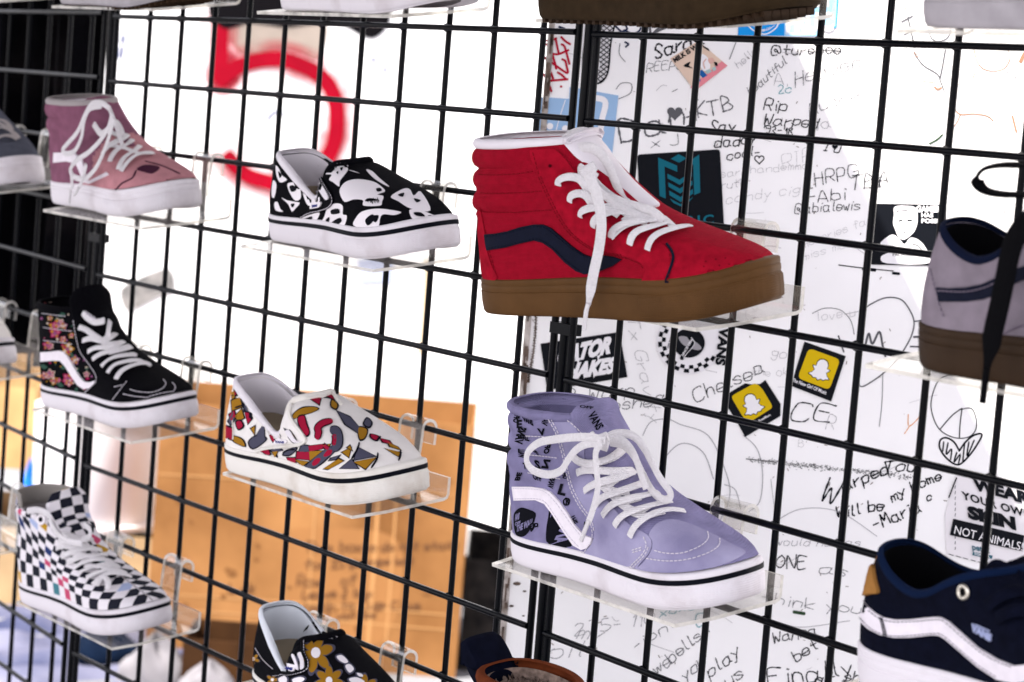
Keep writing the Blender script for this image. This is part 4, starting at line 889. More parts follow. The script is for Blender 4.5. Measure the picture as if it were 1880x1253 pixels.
s.air(b, ya([(600, 330), (650, 305), (720, 308), (775, 350), (820, 430), (865, 515), (912, 580), (912, 612), (880, 620), (830, 580), (780, 490), (740, 410), (690, 360), (630, 345)], -.012), .0034, .0012)
s.air(b, ya([(630, 330), (690, 340), (740, 400), (775, 500), (800, 570)], -.02), .0034, .0012)
s.air(b, ya([(585, 345), (558, 395), (562, 480), (568, 560), (552, 640), (532, 705), (522, 730)], -.054), .0033, .0010)
s.air(b, ya([(524, 722), (505, 770), (488, 818)], -.056), .0020, .0016)
k_ = s.cast(*Z([(598, 338)])[0], 0, -.036)[0]
for a in range(3): b.tube([k_+Vector((-.010+.002*a, -.004, .003-a*.003)), k_+Vector((0, -.011, .001)), k_+Vector((.009, -.004, -.003+a*.004))], .0045, .0025, Vector((0, -1, .1)), n=8)
b.obj('lace', M_lace, s.root)
b = MB(); q = [s.cast(*p, 0, -.006)[0] for p in Z([(412, 218), (478, 186), (548, 296), (470, 330)])]; b.add([p for p in q]+[p+Vector((0, .003, 0)) for p in q], [(0, 1, 2, 3), (4, 7, 6, 5), (0, 4, 5, 1), (1, 5, 6, 2), (2, 6, 7, 3), (3, 7, 4, 0)]); lb = b.obj('label', M_stripe, s.root, smooth=False)
b = MB(); pl_ = [(448, 252), (470, 246), (490, 266), (492, 290), (470, 282)]; b.add([s.cast(*p, 0, -.0066)[0] for p in Z(pl_)], [tuple(range(5))]); b.add([s.cast(*p, 0, -.0066)[0] for p in text_px('R', Z([(494, 300)])[0], (4, 1), (0, -4))[0]], text_px('R', (0, 0), (4, 1), (0, -4))[1]); b.obj('label_print', M_ink, lb, smooth=False)
b = MB()
for t_, o_, ex, ey in (('VANS', (520, 215), (20, 34), (34, -20)), ('OFF', (480, 178), (30, 4), (2, -12)), ('WALL', (400, 150), (26, 6), (0, -14))):
    vs, fs = text_px(t_, Z([o_])[0], [q*.383 for q in ex], [q*.383 for q in ey], fit=2.2, bold=.04)
    pts = []
    for u, v in vs:
        o = s.Mi @ CAM; d = (s.Mi.to_3x3() @ ray(u, v)).normalized(); h = s.tb.ray_cast(o, d); pts.append((h[0] if h[0] is not None else s.cast(u, v)[0])-d*.004)
    b.add(pts, fs)
b.obj('tongue_print', M_ink, s.root)
# ---------------------------------------------------------------- black floral high-top
Z = lambda pts: zm(0, 500, .27127, pts)
s = flor; s.tongue(M_blacks, top=.166, wid=.028, x_top=.41, lift=.001)
ub = s.ub; region = smooth_path([(275, 200), (300, 172), (380, 200), (470, 240), (500, 330), (515, 440), (545, 540), (600, 620), (655, 700), (640, 770), (570, 822), (420, 790), (290, 745), (280, 600), (285, 420)], n=4, closed=True); region = [tuple(p) for p in region]
FL = [mat('floral_magenta', (.26, .008, .06), .9), mat('floral_pink', (.38, .09, .15), .9), mat('floral_ochre', (.36, .17, .01), .9), mat('floral_cream', (.46, .37, .30), .9), mat('floral_green', (.03, .075, .055), .9), mat('floral_mauve', (.20, .06, .15), .9)]
fixed = [(345, 232, 34, 3), (375, 248, 20, 0), (300, 195, 18, 1), (340, 312, 20, 2), (400, 345, 36, 3), (365, 365, 34, 0), (430, 365, 30, 5), (375, 410, 40, 0), (485, 430, 20, 2), (430, 455, 24, 1), (460, 520, 44, 2), (325, 495, 34, 0), (345, 500, 24, 3), (510, 595, 34, 5), (465, 720, 42, 0), (470, 745, 30, 1), (370, 735, 30, 2), (345, 690, 34, 3), (305, 700, 26, 1), (590, 690, 22, 3), (440, 640, 22, 4), (300, 640, 20, 4), (530, 660, 16, 4), (490, 560, 18, 4), (520, 800, 24, 4), (420, 290, 20, 4), (410, 760, 22, 4)]
for k in range(70):
    x, y = rng.uniform(285, 650), rng.uniform(190, 810); 
    if inside((x, y), region): fixed.append((x, y, rng.uniform(5, 13), rng.randint(0, 6)))
for x, y, r, c in fixed:
    r *= 1.08; n_ = 5 if r > 14 else 3; a0 = rng.uniform(0, 6)
    if c == 4: s.patch(ub, Z([(x+r*math.cos(a0+a)*(1.3 if a in (0, math.pi) else .4), y+r*math.sin(a0+a)*.8) for a in np.linspace(0, 2*math.pi, 6, endpoint=False)]), .0003, 1+c, cell=9)
    else:
        s.patch(ub, Z([(x+r*math.cos(a)*(1 if i % 2 else .66), y+r*math.sin(a)*(1 if i % 2 else .66)) for i, a in enumerate(np.linspace(a0, a0+2*math.pi, 2*n_, endpoint=False))]), .0003, 1+c, cell=9)
        if r > 14:
            for q in range(n_): aa = a0+2*math.pi*(q+.5)/n_; s.patch(ub, Z([(x+r*.5*math.cos(aa)+r*.22*math.cos(a), y+r*.5*math.sin(aa)+r*.22*math.sin(a)) for a in np.linspace(0, 6.28, 6, endpoint=False)]), .0004, 1+(c+1+q % 2) % 4, cell=9)
            s.patch(ub, Z([(x+r*.25*math.cos(a), y+r*.25*math.sin(a)) for a in np.linspace(0, 6.28, 6, endpoint=False)]), .0005, 1+(5 if c != 5 else 3), cell=9)
xflor = FL
b = MB(); s.patch(b, Z([(282, 542), (345, 538), (400, 530), (440, 538), (470, 575), (505, 635), (545, 705), (580, 742), (615, 745), (645, 735), (652, 748), (615, 782), (575, 790), (535, 765), (490, 700), (450, 635), (415, 598), (370, 598), (283, 606)]), .0014, 0, cell=7, smooth=False); b.obj('side_stripe', M_stripe, s.root)
b = MB()
for p in ([(1105, 735), (1122, 765), (1090, 800), (1020, 820), (930, 812), (870, 792)], [(1165, 755), (1185, 790), (1150, 828), (1040, 852), (920, 842), (840, 826)], [(500, 330), (520, 440), (548, 540), (605, 622), (655, 700), (650, 745), (575, 820)], [(860, 745), (810, 810), (760, 872)], [(780, 780), (830, 770)]): s.stitch(b, Z(p), off=.0008, r=.0005)
for p in ([(300, 372), (380, 385), (490, 400)], [(300, 460), (390, 470), (505, 490)], [(290, 275), (380, 290), (460, 300)]): s.stitch(b, Z(p), off=.0006, r=.0004)
b.obj('stitching', M_thread, s.root)
b = MB()
for p in ([(760, 440), (720, 470), (690, 500)], [(800, 490), (740, 520), (690, 520)], [(880, 520), (820, 560), (740, 560)], [(910, 580), (840, 600), (770, 590)], [(545, 378), (590, 400), (640, 445), (700, 490), (745, 500)], [(572, 470), (630, 462), (690, 490), (740, 470), (775, 430)], [(608, 545), (660, 528), (730, 535), (790, 510), (830, 485)], [(638, 600), (690, 575), (760, 562), (820, 540), (872, 515)], [(696, 652), (740, 620), (800, 602), (860, 590), (912, 572)], [(738, 695), (780, 655), (850, 640), (910, 625), (960, 618)], [(795, 738), (830, 695), (900, 665), (960, 650), (1015, 645)], [(1015, 650), (940, 640), (880, 625)]): s.lace(b, Z(p), .0034, off=.0028, arch=.003)
s.air(b, [(*q, -.030) for q in Z([(560, 278), (578, 300), (605, 322), (640, 338), (680, 335), (705, 328)])], .0036, .0012)
s.air(b, [(*q, -.010) for q in Z([(745, 330), (738, 370), (730, 420), (720, 470)])], .0044, .0012)
b.obj('lace', M_lace, s.root)
b = MB(); tv, tf = text_px('VANS', Z([(572, 285)])[0], (7, 5), (2, -7), fit=2.6); b.add([s.cast(u, v, 0, -.034)[0] for u, v in tv], tf); b.obj('tongue_print', M_thread, s.root)
# ---------------------------------------------------------------- mauve and pink high-top
Z = lambda pts: zm(0, 0, .35113, pts)
s = pink; s.tongue(M_pinkd, top=.136, wid=.024, x_top=.40, lift=.001); ub = s.ub
ub.m = [1 if sum(ub.v[j][0] for j in fc)/4 > .56*s.L else 0 for fc in ub.f]; pink_x = [M_pink]
b = MB(); s.patch(b, Z([(610, 1000), (640, 960), (690, 930), (705, 900), (690, 875), (760, 850), (840, 870), (920, 910), (985, 955), (975, 975), (850, 990), (700, 1003)]), .0011, 0, cell=8); b.obj('toe_cap', M_pink, s.root)
b = MB(); s.patch(b, Z([(430, 985), (470, 930), (530, 900), (570, 840), (600, 830), (650, 860), (705, 895), (690, 935), (630, 965), (608, 1003), (500, 1000)]), .0008, 0, cell=8); b.obj('eyestay', M_pink, s.root)
b = MB(); s.patch(b, Z([(284, 800), (340, 798), (400, 806), (430, 830), (445, 880), (450, 920), (470, 945), (560, 902), (574, 916), (470, 962), (440, 955), (420, 900), (400, 855), (350, 845), (282, 852)]), .0014, 0, cell=7, smooth=False); b.obj('side_stripe', M_stripe, s.root)
b = MB(); s.stitch(b, Z([(608, 1000), (640, 962), (695, 935), (712, 900)]), off=.0014, r=.0009, solid=True); s.stitch(b, Z([(760, 850), (850, 875), (940, 915)]), off=.0014, r=.0008, solid=True)
s.patch(b, Z([(715, 890), (760, 868), (835, 880), (800, 912), (750, 905)]), .0014, 0); b.obj('dark_seam', mat('plum_piping', (.05, .012, .03), .9), s.root)
b = MB()
for p in ([(560, 790), (600, 770), (640, 730)], [(540, 818), (575, 790), (630, 760), (665, 715)], [(580, 855), (610, 815), (660, 785), (690, 742)], [(625, 895), (655, 850), (700, 820), (730, 775)], [(640, 905), (690, 855), (740, 830), (800, 812)], [(570, 770), (650, 800), (720, 830), (790, 815)], [(545, 700), (590, 720), (640, 740)], [(600, 640), (620, 690), (640, 720)]): s.lace(b, Z(p), .0032, off=.0028, arch=.004)
ya = lambda pts, y: [(*q, y) for q in Z(pts)]
s.air(b, ya([(575, 570), (530, 540), (480, 545), (445, 600), (405, 690), (350, 755), (328, 785), (345, 805), (390, 790), (425, 720), (440, 630), (470, 570), (530, 555)], -.050), .0032, .0010, n=10)
s.air(b, ya([(585, 590), (565, 670), (520, 740), (460, 800), (400, 840), (368, 890), (395, 930), (450, 930), (500, 880), (540, 800), (575, 700), (595, 620)], -.055), .0032, .0010, n=10)
s.air(b, ya([(372, 890), (376, 960), (368, 1000)], -.056), .0030, .0010); s.air(b, ya([(368, 995), (362, 1065)], -.057), .0018, .0015, n=4)
s.air(b, ya([(450, 860), (435, 930), (412, 985)], -.056), .0030, .0010); s.air(b, ya([(412, 980), (388, 1022)], -.057), .0018, .0015, n=4)
s.air(b, ya([(575, 575), (600, 640), (620, 700), (640, 760)], -.03), .0034, .0012); s.air(b, ya([(490, 650), (530, 700), (570, 670)], -.04), .0040, .0012)
b.obj('lace', M_lace, s.root)
# ---------------------------------------------------------------- checkered high-top
Z = lambda pts: zm(0, 860, .31373, pts)
s = chk; s.tongue(M_check, top=.166, wid=.028, x_top=.41, lift=.001)
b = MB()
for p in ([(330, 390), (380, 400), (440, 420), (510, 440)], [(340, 470), (420, 450), (500, 440), (530, 420)], [(370, 520), (440, 500), (520, 490), (590, 490)], [(400, 560), (470, 540), (560, 530), (620, 515)], [(440, 590), (520, 560), (600, 560), (660, 560)], [(470, 620), (550, 600), (640, 590), (700, 590)], [(510, 650), (590, 630), (670, 620), (740, 630)], [(545, 690), (610, 650), (690, 640), (770, 650)], [(350, 430), (420, 480), (520, 460)], [(420, 500), (520, 540), (620, 550)], [(500, 580), (600, 610), (700, 620)], [(570, 700), (600, 660), (640, 690), (630, 720)]): s.lace(b, Z(p), .0034, off=.0028, arch=.004)
s.air(b, [(*q, -.040) for q in Z([(290, 300), (310, 350), (350, 400), (400, 430), (480, 440)])], .0034, .0010); s.air(b, [(*q, -.036) for q in Z([(160, 250), (220, 245), (280, 270), (320, 330), (360, 390)])], .0036, .0010)
s.air(b, [(*q, -.01) for q in Z([(470, 420), (520, 400), (525, 360), (490, 330)])], .0034, .0010)
b.obj('lace', M_lace, s.root)
b = MB(); 
for rr, mi in ((.0065, 0), (.0030, 1)):
    c, nn = s.cast(*Z([(245, 300)])[0], .002+mi*.0004); t1 = nn.orthogonal().normalized(); t2 = nn.cross(t1); b.add([c+(t1*math.cos(a)+t2*math.sin(a))*rr for a in np.linspace(0, 6.283, 14, endpoint=False)], [tuple(range(14))], mi)
b.obj('eyelet', [M_wprint, M_ink], s.root, smooth=False)
k = MB(); rows = []
for z in (.105, .118, .130, .132):
    rows.append([Vector((p.x*.93+.004, p.y*.9, z+.004*math.sin(i*.13)*(z > .15))) for i, p in enumerate(s.rows[-1])])
k.grid([r[NT+20:]+r[:24] for r in rows]); o_ = k.obj('paper_stuffing', mat('grey_paper', (.26, .24, .22), .95, bump=.6, bscale=90), s.root); md = o_.modifiers.new('s', 'SOLIDIFY'); md.thickness = .002
# ---------------------------------------------------------------- skull slip-on
Z = lambda pts: zm(420, 220, .25532, pts)
s = skull; ub = s.ub; xsk = [M_wprint, M_ink]
sk = [[(800, 530), (808, 485), (850, 445), (930, 430), (1040, 448), (1105, 490), (1122, 520), (1070, 540), (1112, 552), (1102, 592), (1088, 620), (972, 620), (965, 582), (900, 575), (835, 592)],
      [(900, 762), (912, 712), (960, 662), (1060, 642), (1160, 650), (1240, 668), (1190, 688), (1120, 682), (1092, 702), (1072, 776), (990, 782)], [(655, 765), (688, 700), (715, 630), (775, 602), (820, 620), (822, 680), (850, 690), (842, 740), (812, 782), (720, 778)],
      [(520, 712), (590, 682), (655, 670), (632, 722), (590, 746)], [(685, 352), (720, 312), (790, 308), (828, 335), (858, 362), (802, 440), (795, 482), (752, 452), (722, 432), (740, 398), (695, 392)], [(340, 332), (362, 352), (385, 400), (420, 432), (372, 452), (345, 402)], [(330, 602), (352, 592), (372, 640), (392, 662), (340, 652)],
      [(382, 562), (420, 580), (470, 590), (512, 600), (480, 640), (455, 660), (430, 610)], [(532, 505), (570, 470), (620, 472), (650, 540), (652, 592), (600, 622), (560, 602)], [(1298, 655), (1380, 652), (1522, 722), (1350, 738)], [(1165, 555), (1250, 502), (1300, 502), (1330, 548), (1380, 520), (1450, 655), (1310, 642), (1220, 590)],
      [(988, 362), (1030, 372), (1080, 420), (1155, 485), (1090, 455), (1030, 412)], [(425, 462), (480, 452), (512, 482), (520, 562), (480, 582), (440, 525)], [(1170, 770), (1250, 748), (1340, 745), (1290, 765)], [(860, 365), (940, 388), (900, 372)], [(320, 440), (345, 470), (330, 560), (310, 540)]]
for p in sk: s.patch(ub, Z(p), .0003, 1, cell=8)
hl = [[(740, 342), (778, 332), (770, 362), (748, 368)], [(800, 352), (822, 346), (812, 372)], [(775, 382), (790, 374), (786, 396)], [(1060, 500), (1090, 495), (1100, 515), (1070, 522)], [(985, 592), (1000, 570), (1060, 575), (1085, 590), (1060, 584)], [(985, 720), (1035, 682), (1052, 716), (1005, 762)], [(1020, 700), (1080, 690), (1060, 740)], [(740, 650), (790, 640), (800, 672), (745, 680)], [(740, 742), (800, 705), (815, 732), (765, 765)], [(700, 722), (728, 700), (722, 740)],
      [(560, 522), (600, 502), (612, 532), (580, 552)], [(600, 560), (630, 545), (625, 590)], [(440, 482), (470, 472), (490, 505), (455, 520)], [(1330, 672), (1380, 672), (1410, 700), (1350, 695)], [(1430, 695), (1460, 692), (1480, 715)], [(1215, 545), (1260, 530), (1250, 560)], [(1330, 570), (1380, 585), (1350, 600)], [(360, 372), (385, 398), (370, 420)], [(545, 715), (600, 695), (600, 715)], [(450, 608), (478, 605), (462, 632)]]
for p in hl: s.patch(ub, Z(p), .0006, 2, cell=9)
for k in range(24): x, y = rng.uniform(1000, 1080), rng.uniform(565, 595); s.stitch(ub, Z([(x, y), (x+3, y+14)]), off=.0007, solid=True, r=.0003, mi=2, n=2)
b = MB()
bind = [(850, 345), (820, 312), (770, 288), (710, 288), (668, 322), (655, 370), (672, 430), (710, 490), (745, 545), (748, 590), (715, 625), (660, 645), (590, 660), (520, 695)]
s.stitch(b, Z(bind), off=.0010, r=.0022, solid=True); b.obj('tongue_binding', M_blackc, s.root)
b = MB(); s.stitch(b, Z([(x+8, y+8) for x, y in bind]), off=.0024, r=.0004, dash=.0022); b.obj('stitching', M_thread, s.root)
b = MB(); s.patch(b, Z([(590, 640), (612, 600), (668, 592), (652, 632)]), .0012, 0); lb = b.obj('label', M_wprint, s.root)
b = MB(); vs, fs = text_px('VANS', Z([(606, 632)])[0], (3.4, -.8), (.6, -4.4), fit=2.9); s.put(b, vs, fs, .0017, 0); b.obj('label_print', mat('blue_label_print', (.03, .04, .20), .8), lb)
b = MB(); s.patch(b, Z([(640, 385), (660, 440), (700, 510), (722, 560), (700, 575), (660, 520), (625, 470), (618, 440)]), .0010, 0); b.obj('elastic_gore', M_white_in, s.root)
# ---------------------------------------------------------------- geometric slip-on
Z = lambda pts: zm(380, 660, .25532, pts)
s = geo; ub = s.ub; xgeo = [M_dk, M_crim, M_gold, M_slate]
def grow(P, d):
    c = np.mean(P, 0); return [tuple(np.array(p)+(np.array(p)-c)/max(1e-6, np.linalg.norm(np.array(p)-c))*d) for p in P]
SHP = [(2, [(715, 266), (825, 238), (805, 325)], 0), (2, [(440, 490), (468, 484), (522, 548), (476, 588)], 1), (2, [(198, 190), (232, 172), (248, 240), (200, 262)], 0), (2, [(275, 372), (342, 402), (296, 462)], 0), (2, [(140, 480), (185, 500), (180, 575), (140, 566)], 0), (2, [(732, 624), (830, 614), (850, 640), (745, 662)], 0), (2, [(655, 665), (738, 665), (744, 722), (648, 712)], 0), (2, [(580, 710), (636, 710), (638, 752), (590, 742)], 0),
       (3, [(182, 300), (236, 276), (252, 340), (185, 366)], 0), (3, [(205, 412), (250, 362), (266, 420), (230, 440)], 0), (3, [(622, 418), (640, 385), (690, 358), (760, 348), (795, 362), (740, 388), (680, 402), (645, 424)], 1), (3, [(742, 664), (830, 660), (746, 726)], 0), (3, [(842, 620), (885, 614), (870, 642)], 0), (3, [(642, 724), (728, 736), (690, 765)], 0), (3, [(975, 670), (1035, 640), (1020, 702)], 0), (3, [(845, 785), (945, 720), (980, 735), (882, 787)], 0), (3, [(1062, 740), (1212, 712), (1140, 785)], 0), (3, [(1282, 646), (1388, 672), (1372, 700)], 0), (3, [(197, 556), (250, 578), (270, 622), (205, 592)], 1), (3, [(1092, 500), (1146, 512), (1132, 562), (1100, 572)], 1),
       (4, [(936, 376), (1030, 425), (1092, 492), (1084, 532), (1000, 470)], 0), (4, [(1088, 640), (1210, 700), (1062, 726)], 0), (4, [(962, 785), (1040, 726), (1088, 786)], 0), (4, [(362, 545), (415, 450), (416, 560)], 0), (4, [(310, 592), (360, 556), (424, 576), (340, 636)], 1), (4, [(700, 782), (770, 715), (850, 655), (940, 610), (925, 660), (840, 730), (790, 775)], 0), (4, [(688, 620), (730, 625), (735, 662), (668, 662)], 0), (4, [(555, 680), (620, 640), (640, 650), (600, 682)], 1),
       (2, [(845, 690), (870, 660), (900, 658), (888, 684), (858, 698)], 1), (2, [(765, 742), (790, 716), (818, 716), (802, 745), (772, 762)], 1), (2, [(390, 660), (440, 645), (455, 680), (420, 690)], 0), (3, [(475, 665), (515, 655), (492, 702)], 0), (2, [(830, 235), (880, 250), (912, 292), (870, 268)], 0), (2, [(1250, 575), (1300, 590), (1330, 615), (1270, 600)], 0), (3, [(1300, 600), (1360, 630), (1390, 655), (1320, 632)], 0), (4, [(160, 440), (190, 380), (200, 430), (175, 470)], 0), (2, [(168, 400), (200, 372), (205, 410), (180, 440)], 0), (3, [(180, 240), (198, 232), (202, 270), (184, 285)], 0), (2, [(660, 430), (700, 415), (712, 470), (735, 520), (715, 545), (680, 490)], 1)]
for c, P, sm in SHP:
    s.patch(ub, Z(grow(P, 15)), .0003, 1, cell=8, smooth=bool(sm)); s.patch(ub, Z(grow(P, 4)), .0005, c, cell=8, smooth=bool(sm))
SHP2 = [(2, [(850, 610), (885, 640), (870, 655), (845, 640)], 0), (4, [(450, 640), (520, 636), (545, 655), (480, 664)], 0), (4, [(250, 250), (285, 330), (300, 375), (268, 368)], 0), (3, [(600, 515), (640, 575), (630, 600), (595, 560)], 1), (4, [(560, 500), (600, 520), (585, 545)], 0), (3, [(1010, 640), (1030, 625), (1045, 660)], 0), (2, [(1180, 545), (1230, 560), (1215, 585), (1185, 570)], 1), (4, [(900, 710), (960, 690), (930, 720), (880, 730)], 0), (2, [(215, 455), (245, 445), (262, 480), (230, 500)], 1), (3, [(320, 500), (350, 480), (345, 540)], 0), (4, [(1150, 430), (1180, 460), (1165, 490), (1130, 470)], 1), (3, [(900, 300), (935, 330), (925, 360), (895, 340)], 1)]
for c, P, sm in SHP2: s.patch(ub, Z(grow(P, 12)), .0003, 1, cell=8, smooth=bool(sm)); s.patch(ub, Z(P), .0005, c, cell=8, smooth=bool(sm))
def worm(P, w_, mi, off):
    P = smooth_path(P, n=5); m = len(P); L_, R2 = [], []
    for i, p in enumerate(P):
        t = P[min(i+1, m-1)]-P[max(i-1, 0)]; t = t/np.linalg.norm(t); nn = np.array((-t[1], t[0])); kk = math.sqrt(max(0.05, 1-(2*i/(m-1)-1)**6)); L_.append(tuple(p+nn*w_/2*kk)); R2.append(tuple(p-nn*w_/2*kk))
    s.patch(ub, Z(L_+R2[::-1]), off, mi, cell=8, smooth=False)
for P, w_, c in (([(795, 580), (805, 530), (800, 495), (840, 462), (905, 448)], 40, 2), ([(885, 520), (925, 518), (945, 560), (942, 620), (905, 655)], 56, 4), ([(915, 545), (920, 580), (915, 625)], 26, 2)): worm(P, w_+16, 1, .0006); worm(P, w_, c, .0008)
for P in ([(1096, 600), (1082, 650), (1040, 720)], [(1228, 675), (1222, 720), (1180, 785)], [(1388, 660), (1390, 700), (1375, 730)], [(1222, 590), (1235, 570), (1250, 562)], [(240, 240), (262, 310), (282, 372)], [(205, 350), (260, 330)], [(548, 675), (590, 650), (640, 648)]): worm(P, 12, 1, .0007)
bind = [(960, 330), (910, 262), (850, 225), (780, 215), (700, 232), (640, 282), (608, 340), (600, 400), (625, 455), (665, 505), (705, 560), (712, 590), (670, 612), (590, 622), (470, 632), (390, 648), (362, 662)]
b = MB(); s.stitch(b, Z(bind), off=.0010, r=.0019, solid=True); s.stitch(b, Z([(190, 440), (195, 520), (192, 575)]), off=.0006, r=.0007, solid=True); b.obj('tongue_binding', M_cream, s.root)
b = MB(); s.stitch(b, Z([(380, 650), (420, 638), (500, 634), (600, 628)]), off=.0012, r=.0004); b.obj('stitching', M_thread, s.root)
b = MB(); s.patch(b, Z([(570, 520), (600, 512), (650, 585), (700, 590), (660, 600), (620, 590)]), .0010, 0); b.obj('elastic_gore', M_white_in, s.root)
b = MB(); s.patch(b, Z([(488, 605), (505, 575), (520, 562), (540, 575), (575, 580), (570, 604)]), .0009, 0); lb = b.obj('label', M_wprint, s.root)
b = MB(); vs, fs = text_px('VANS', Z([(500, 600)])[0], (4.4, .2), (.2, -4.2), fit=3.7); s.put(b, vs, fs, .0014, 0); b.obj('label_print', MATS['blue_label_print'], lb)
# ---------------------------------------------------------------- daisy slip-on
Z = lambda pts: zm(420, 1060, .3617, pts)
s = dai; ub = s.ub; xdai = [M_gold, M_wprint, M_slate]
def daisy(cx, cy, r, n_, a0, mi, sq=1.0):
    for q in range(n_):
        a = a0+2*math.pi*q/n_; d = np.array((math.cos(a), math.sin(a))); nn = np.array((-d[1], d[0]))
        for g, m_, off in ((1.16, 3, .0003), (1.0, mi, .0005)): s.patch(ub, Z([(cx+(d*t+nn*w_)[0]*r*sq, cy+(d*t+nn*w_)[1]*r) for t, w_ in ((.1, .08), (.6, .26*g), (1.0*g, .12*g), (1.0*g, -.12*g), (.6, -.26*g), (.1, -.08))]), off, m_, cell=9)
    s.patch(ub, Z([(cx+.24*r*math.cos(a), cy+.27*r*math.sin(a)) for a in np.linspace(0, 6.28, 8, endpoint=False)]), .0008, 2, cell=9)
daisy(442, 386, 98, 6, -.25, 1, .85); daisy(510, 528, 70, 7, .2, 1, 1.0); daisy(225, 520, 30, 5, 0, 1); daisy(130, 415, 28, 5, .4, 1); daisy(690, 560, 60, 6, .5, 1)
for P in ([(500, 270), (520, 262), (540, 285), (530, 300), (505, 290)], [(548, 405), (575, 400), (605, 430), (590, 440), (560, 425)], [(592, 452), (615, 445), (635, 470), (615, 488), (600, 475)], [(650, 490), (675, 495), (680, 508), (660, 506)], [(255, 515), (290, 502), (300, 530), (270, 540)], [(325, 520), (365, 508), (388, 520), (350, 545)], [(610, 520), (650, 512), (690, 535), (630, 540)], [(400, 280), (412, 275), (406, 310), (398, 305)]):
    s.patch(ub, Z(grow(P, 9)), .0003, 3, cell=9); s.patch(ub, Z(P), .0005, 2, cell=9)
bind = [(545, 290), (520, 252), (480, 232), (430, 238), (395, 270), (378, 320), (380, 380), (400, 430), (395, 470), (350, 488), (270, 490), (225, 495)]
b = MB(); s.stitch(b, Z(bind), off=.001, r=.0022, solid=True); b.obj('tongue_binding', M_blackc, s.root)
b = MB(); s.stitch(b, Z([(x+7, y+5) for x, y in bind]), off=.0022, r=.0004); s.stitch(b, Z([(140, 360), (180, 420), (235, 470)]), off=.001, r=.0004); b.obj('stitching', M_thread, s.root)
b = MB(); s.patch(b, Z([(352, 392), (372, 388), (385, 440), (382, 472), (366, 470), (365, 430)]), .001, 0); s.patch(b, Z([(322, 398), (334, 396), (352, 440), (356, 470), (344, 468), (338, 440)]), .001, 0); b.obj('elastic_gore', M_white_in, s.root)
b = MB(); s.patch(b, Z([(270, 462), (284, 432), (350, 450), (332, 480)]), .0012, 0, smooth=False); lb = b.obj('label', M_wprint, s.root)
b = MB(); vs, fs = text_px('VANS', Z([(284, 462)])[0], (5, 1.4), (1, -5), fit=3.3); s.put(b, vs, fs, .0018, 0); b.obj('label_print', MATS['blue_label_print'], lb)
# ---------------------------------------------------------------- lilac grey low shoe
Z = lambda pts: zm(1560, 280, .38323, pts)
s = gry; s.tongue(M_lilac, top=.104, wid=.026, x_top=.46, lift=.001)
b = MB(); s.patch(b, Z([(420, 648), (480, 652), (560, 648), (640, 630), (700, 602), (760, 568), (835, 545), (900, 545), (960, 580), (1020, 640), (1000, 690), (940, 640), (890, 615), (835, 610), (770, 640), (710, 680), (640, 705), (560, 716), (432, 716)]), .0014, 0, cell=9, smooth=False); b.obj('side_stripe', M_navy, s.root)
b = MB()
for p in ([(432, 664), (560, 668), (650, 648), (720, 614), (800, 572)],): s.stitch(b, Z(p), off=.0018, r=.0005)
for p in ([(390, 560), (410, 640), (430, 720), (462, 808)], [(745, 870), (790, 845), (835, 832)], [(750, 862), (800, 838), (840, 826)]): s.stitch(b, Z(p), off=.0008, r=.0005)
b.obj('stitching', mat('mauve_thread', (.16, .13, .17), .9), s.root)
b = MB()
s.air(b, [(*q, -.03) for q in Z([(900, 62), (830, 62), (720, 62), (640, 82), (610, 128), (640, 178), (720, 200), (830, 204), (920, 206)])], .0046, .0014, nrm=(0, -.3, 1))
s.air(b, [(*q, -.060) for q in Z([(920, 290), (850, 340), (795, 410), (765, 500), (745, 600), (720, 720), (690, 850), (668, 960), (655, 1040)])],   .0085, .0016, taper=[1]*40+[.9, .8, .7, .6, .5, .45, .4, .38, .36])
s.air(b, [(*q, -.064) for q in Z([(656, 1035), (646, 1120), (636, 1200)])], .0026, .0020)
s.air(b, [(*q, -.03) for q in Z([(820, 370), (860, 330), (930, 300)])], .0064, .0016)
b.obj('lace', M_blacklace, s.root)
# ---------------------------------------------------------------- navy low shoe
Z = lambda pts: zm(1540, 960, .23384, pts)
s = nav; s.tongue(M_navys, top=.108, wid=.026, x_top=.46, lift=.002)
b = MB(); s.patch(b, Z([(178, 580), (200, 612), (245, 668), (300, 712), (360, 745), (450, 762), (560, 760), (680, 745), (760, 738), (810, 742), (870, 775), (960, 855), (1100, 980), (1250, 1070), (1380, 1122), (1460, 1115), (1600, 1050), (1620, 1110), (1520, 1210), (1454, 1250), (1380, 1258), (1250, 1228), (1100, 1130), (960, 1010), (850, 915), (800, 885), (740, 882), (660, 892), (560, 902), (440, 902), (330, 878), (240, 832), (185, 780), (155, 728), (160, 650)]), .0015, 0, cell=9, smooth=False); b.obj('side_stripe', M_stripe, s.root)
b = MB()
for p in ([(250, 690), (340, 755), (450, 778), (600, 772), (790, 755), (860, 785), (980, 890), (1120, 1005), (1260, 1085), (1400, 1135)], [(180, 745), (260, 825), (360, 875), (470, 890), (600, 885), (760, 868), (830, 880), (960, 990), (1110, 1115), (1260, 1212)]): s.stitch(b, Z(p), off=.0019, r=.0003)
for p in ([(335, 742), (352, 800), (372, 888)], [(352, 745), (368, 800), (388, 888)]): s.stitch(b, Z(p), off=.0019, r=.0005, solid=True)
b.obj('stitching', M_navy, s.root)
b = MB(); s.patch(b, Z([(272, 208), (280, 300), (298, 440), (322, 548), (260, 562), (200, 575), (168, 545), (165, 520), (190, 420), (235, 290)]), .0030, 0, cell=9); b.obj('heel_tab', M_tan, s.root)
c, nn = s.cast(*Z([(985, 545)])[0], .0012); t1 = nn.orthogonal().normalized(); t2 = nn.cross(t1); b = MB()
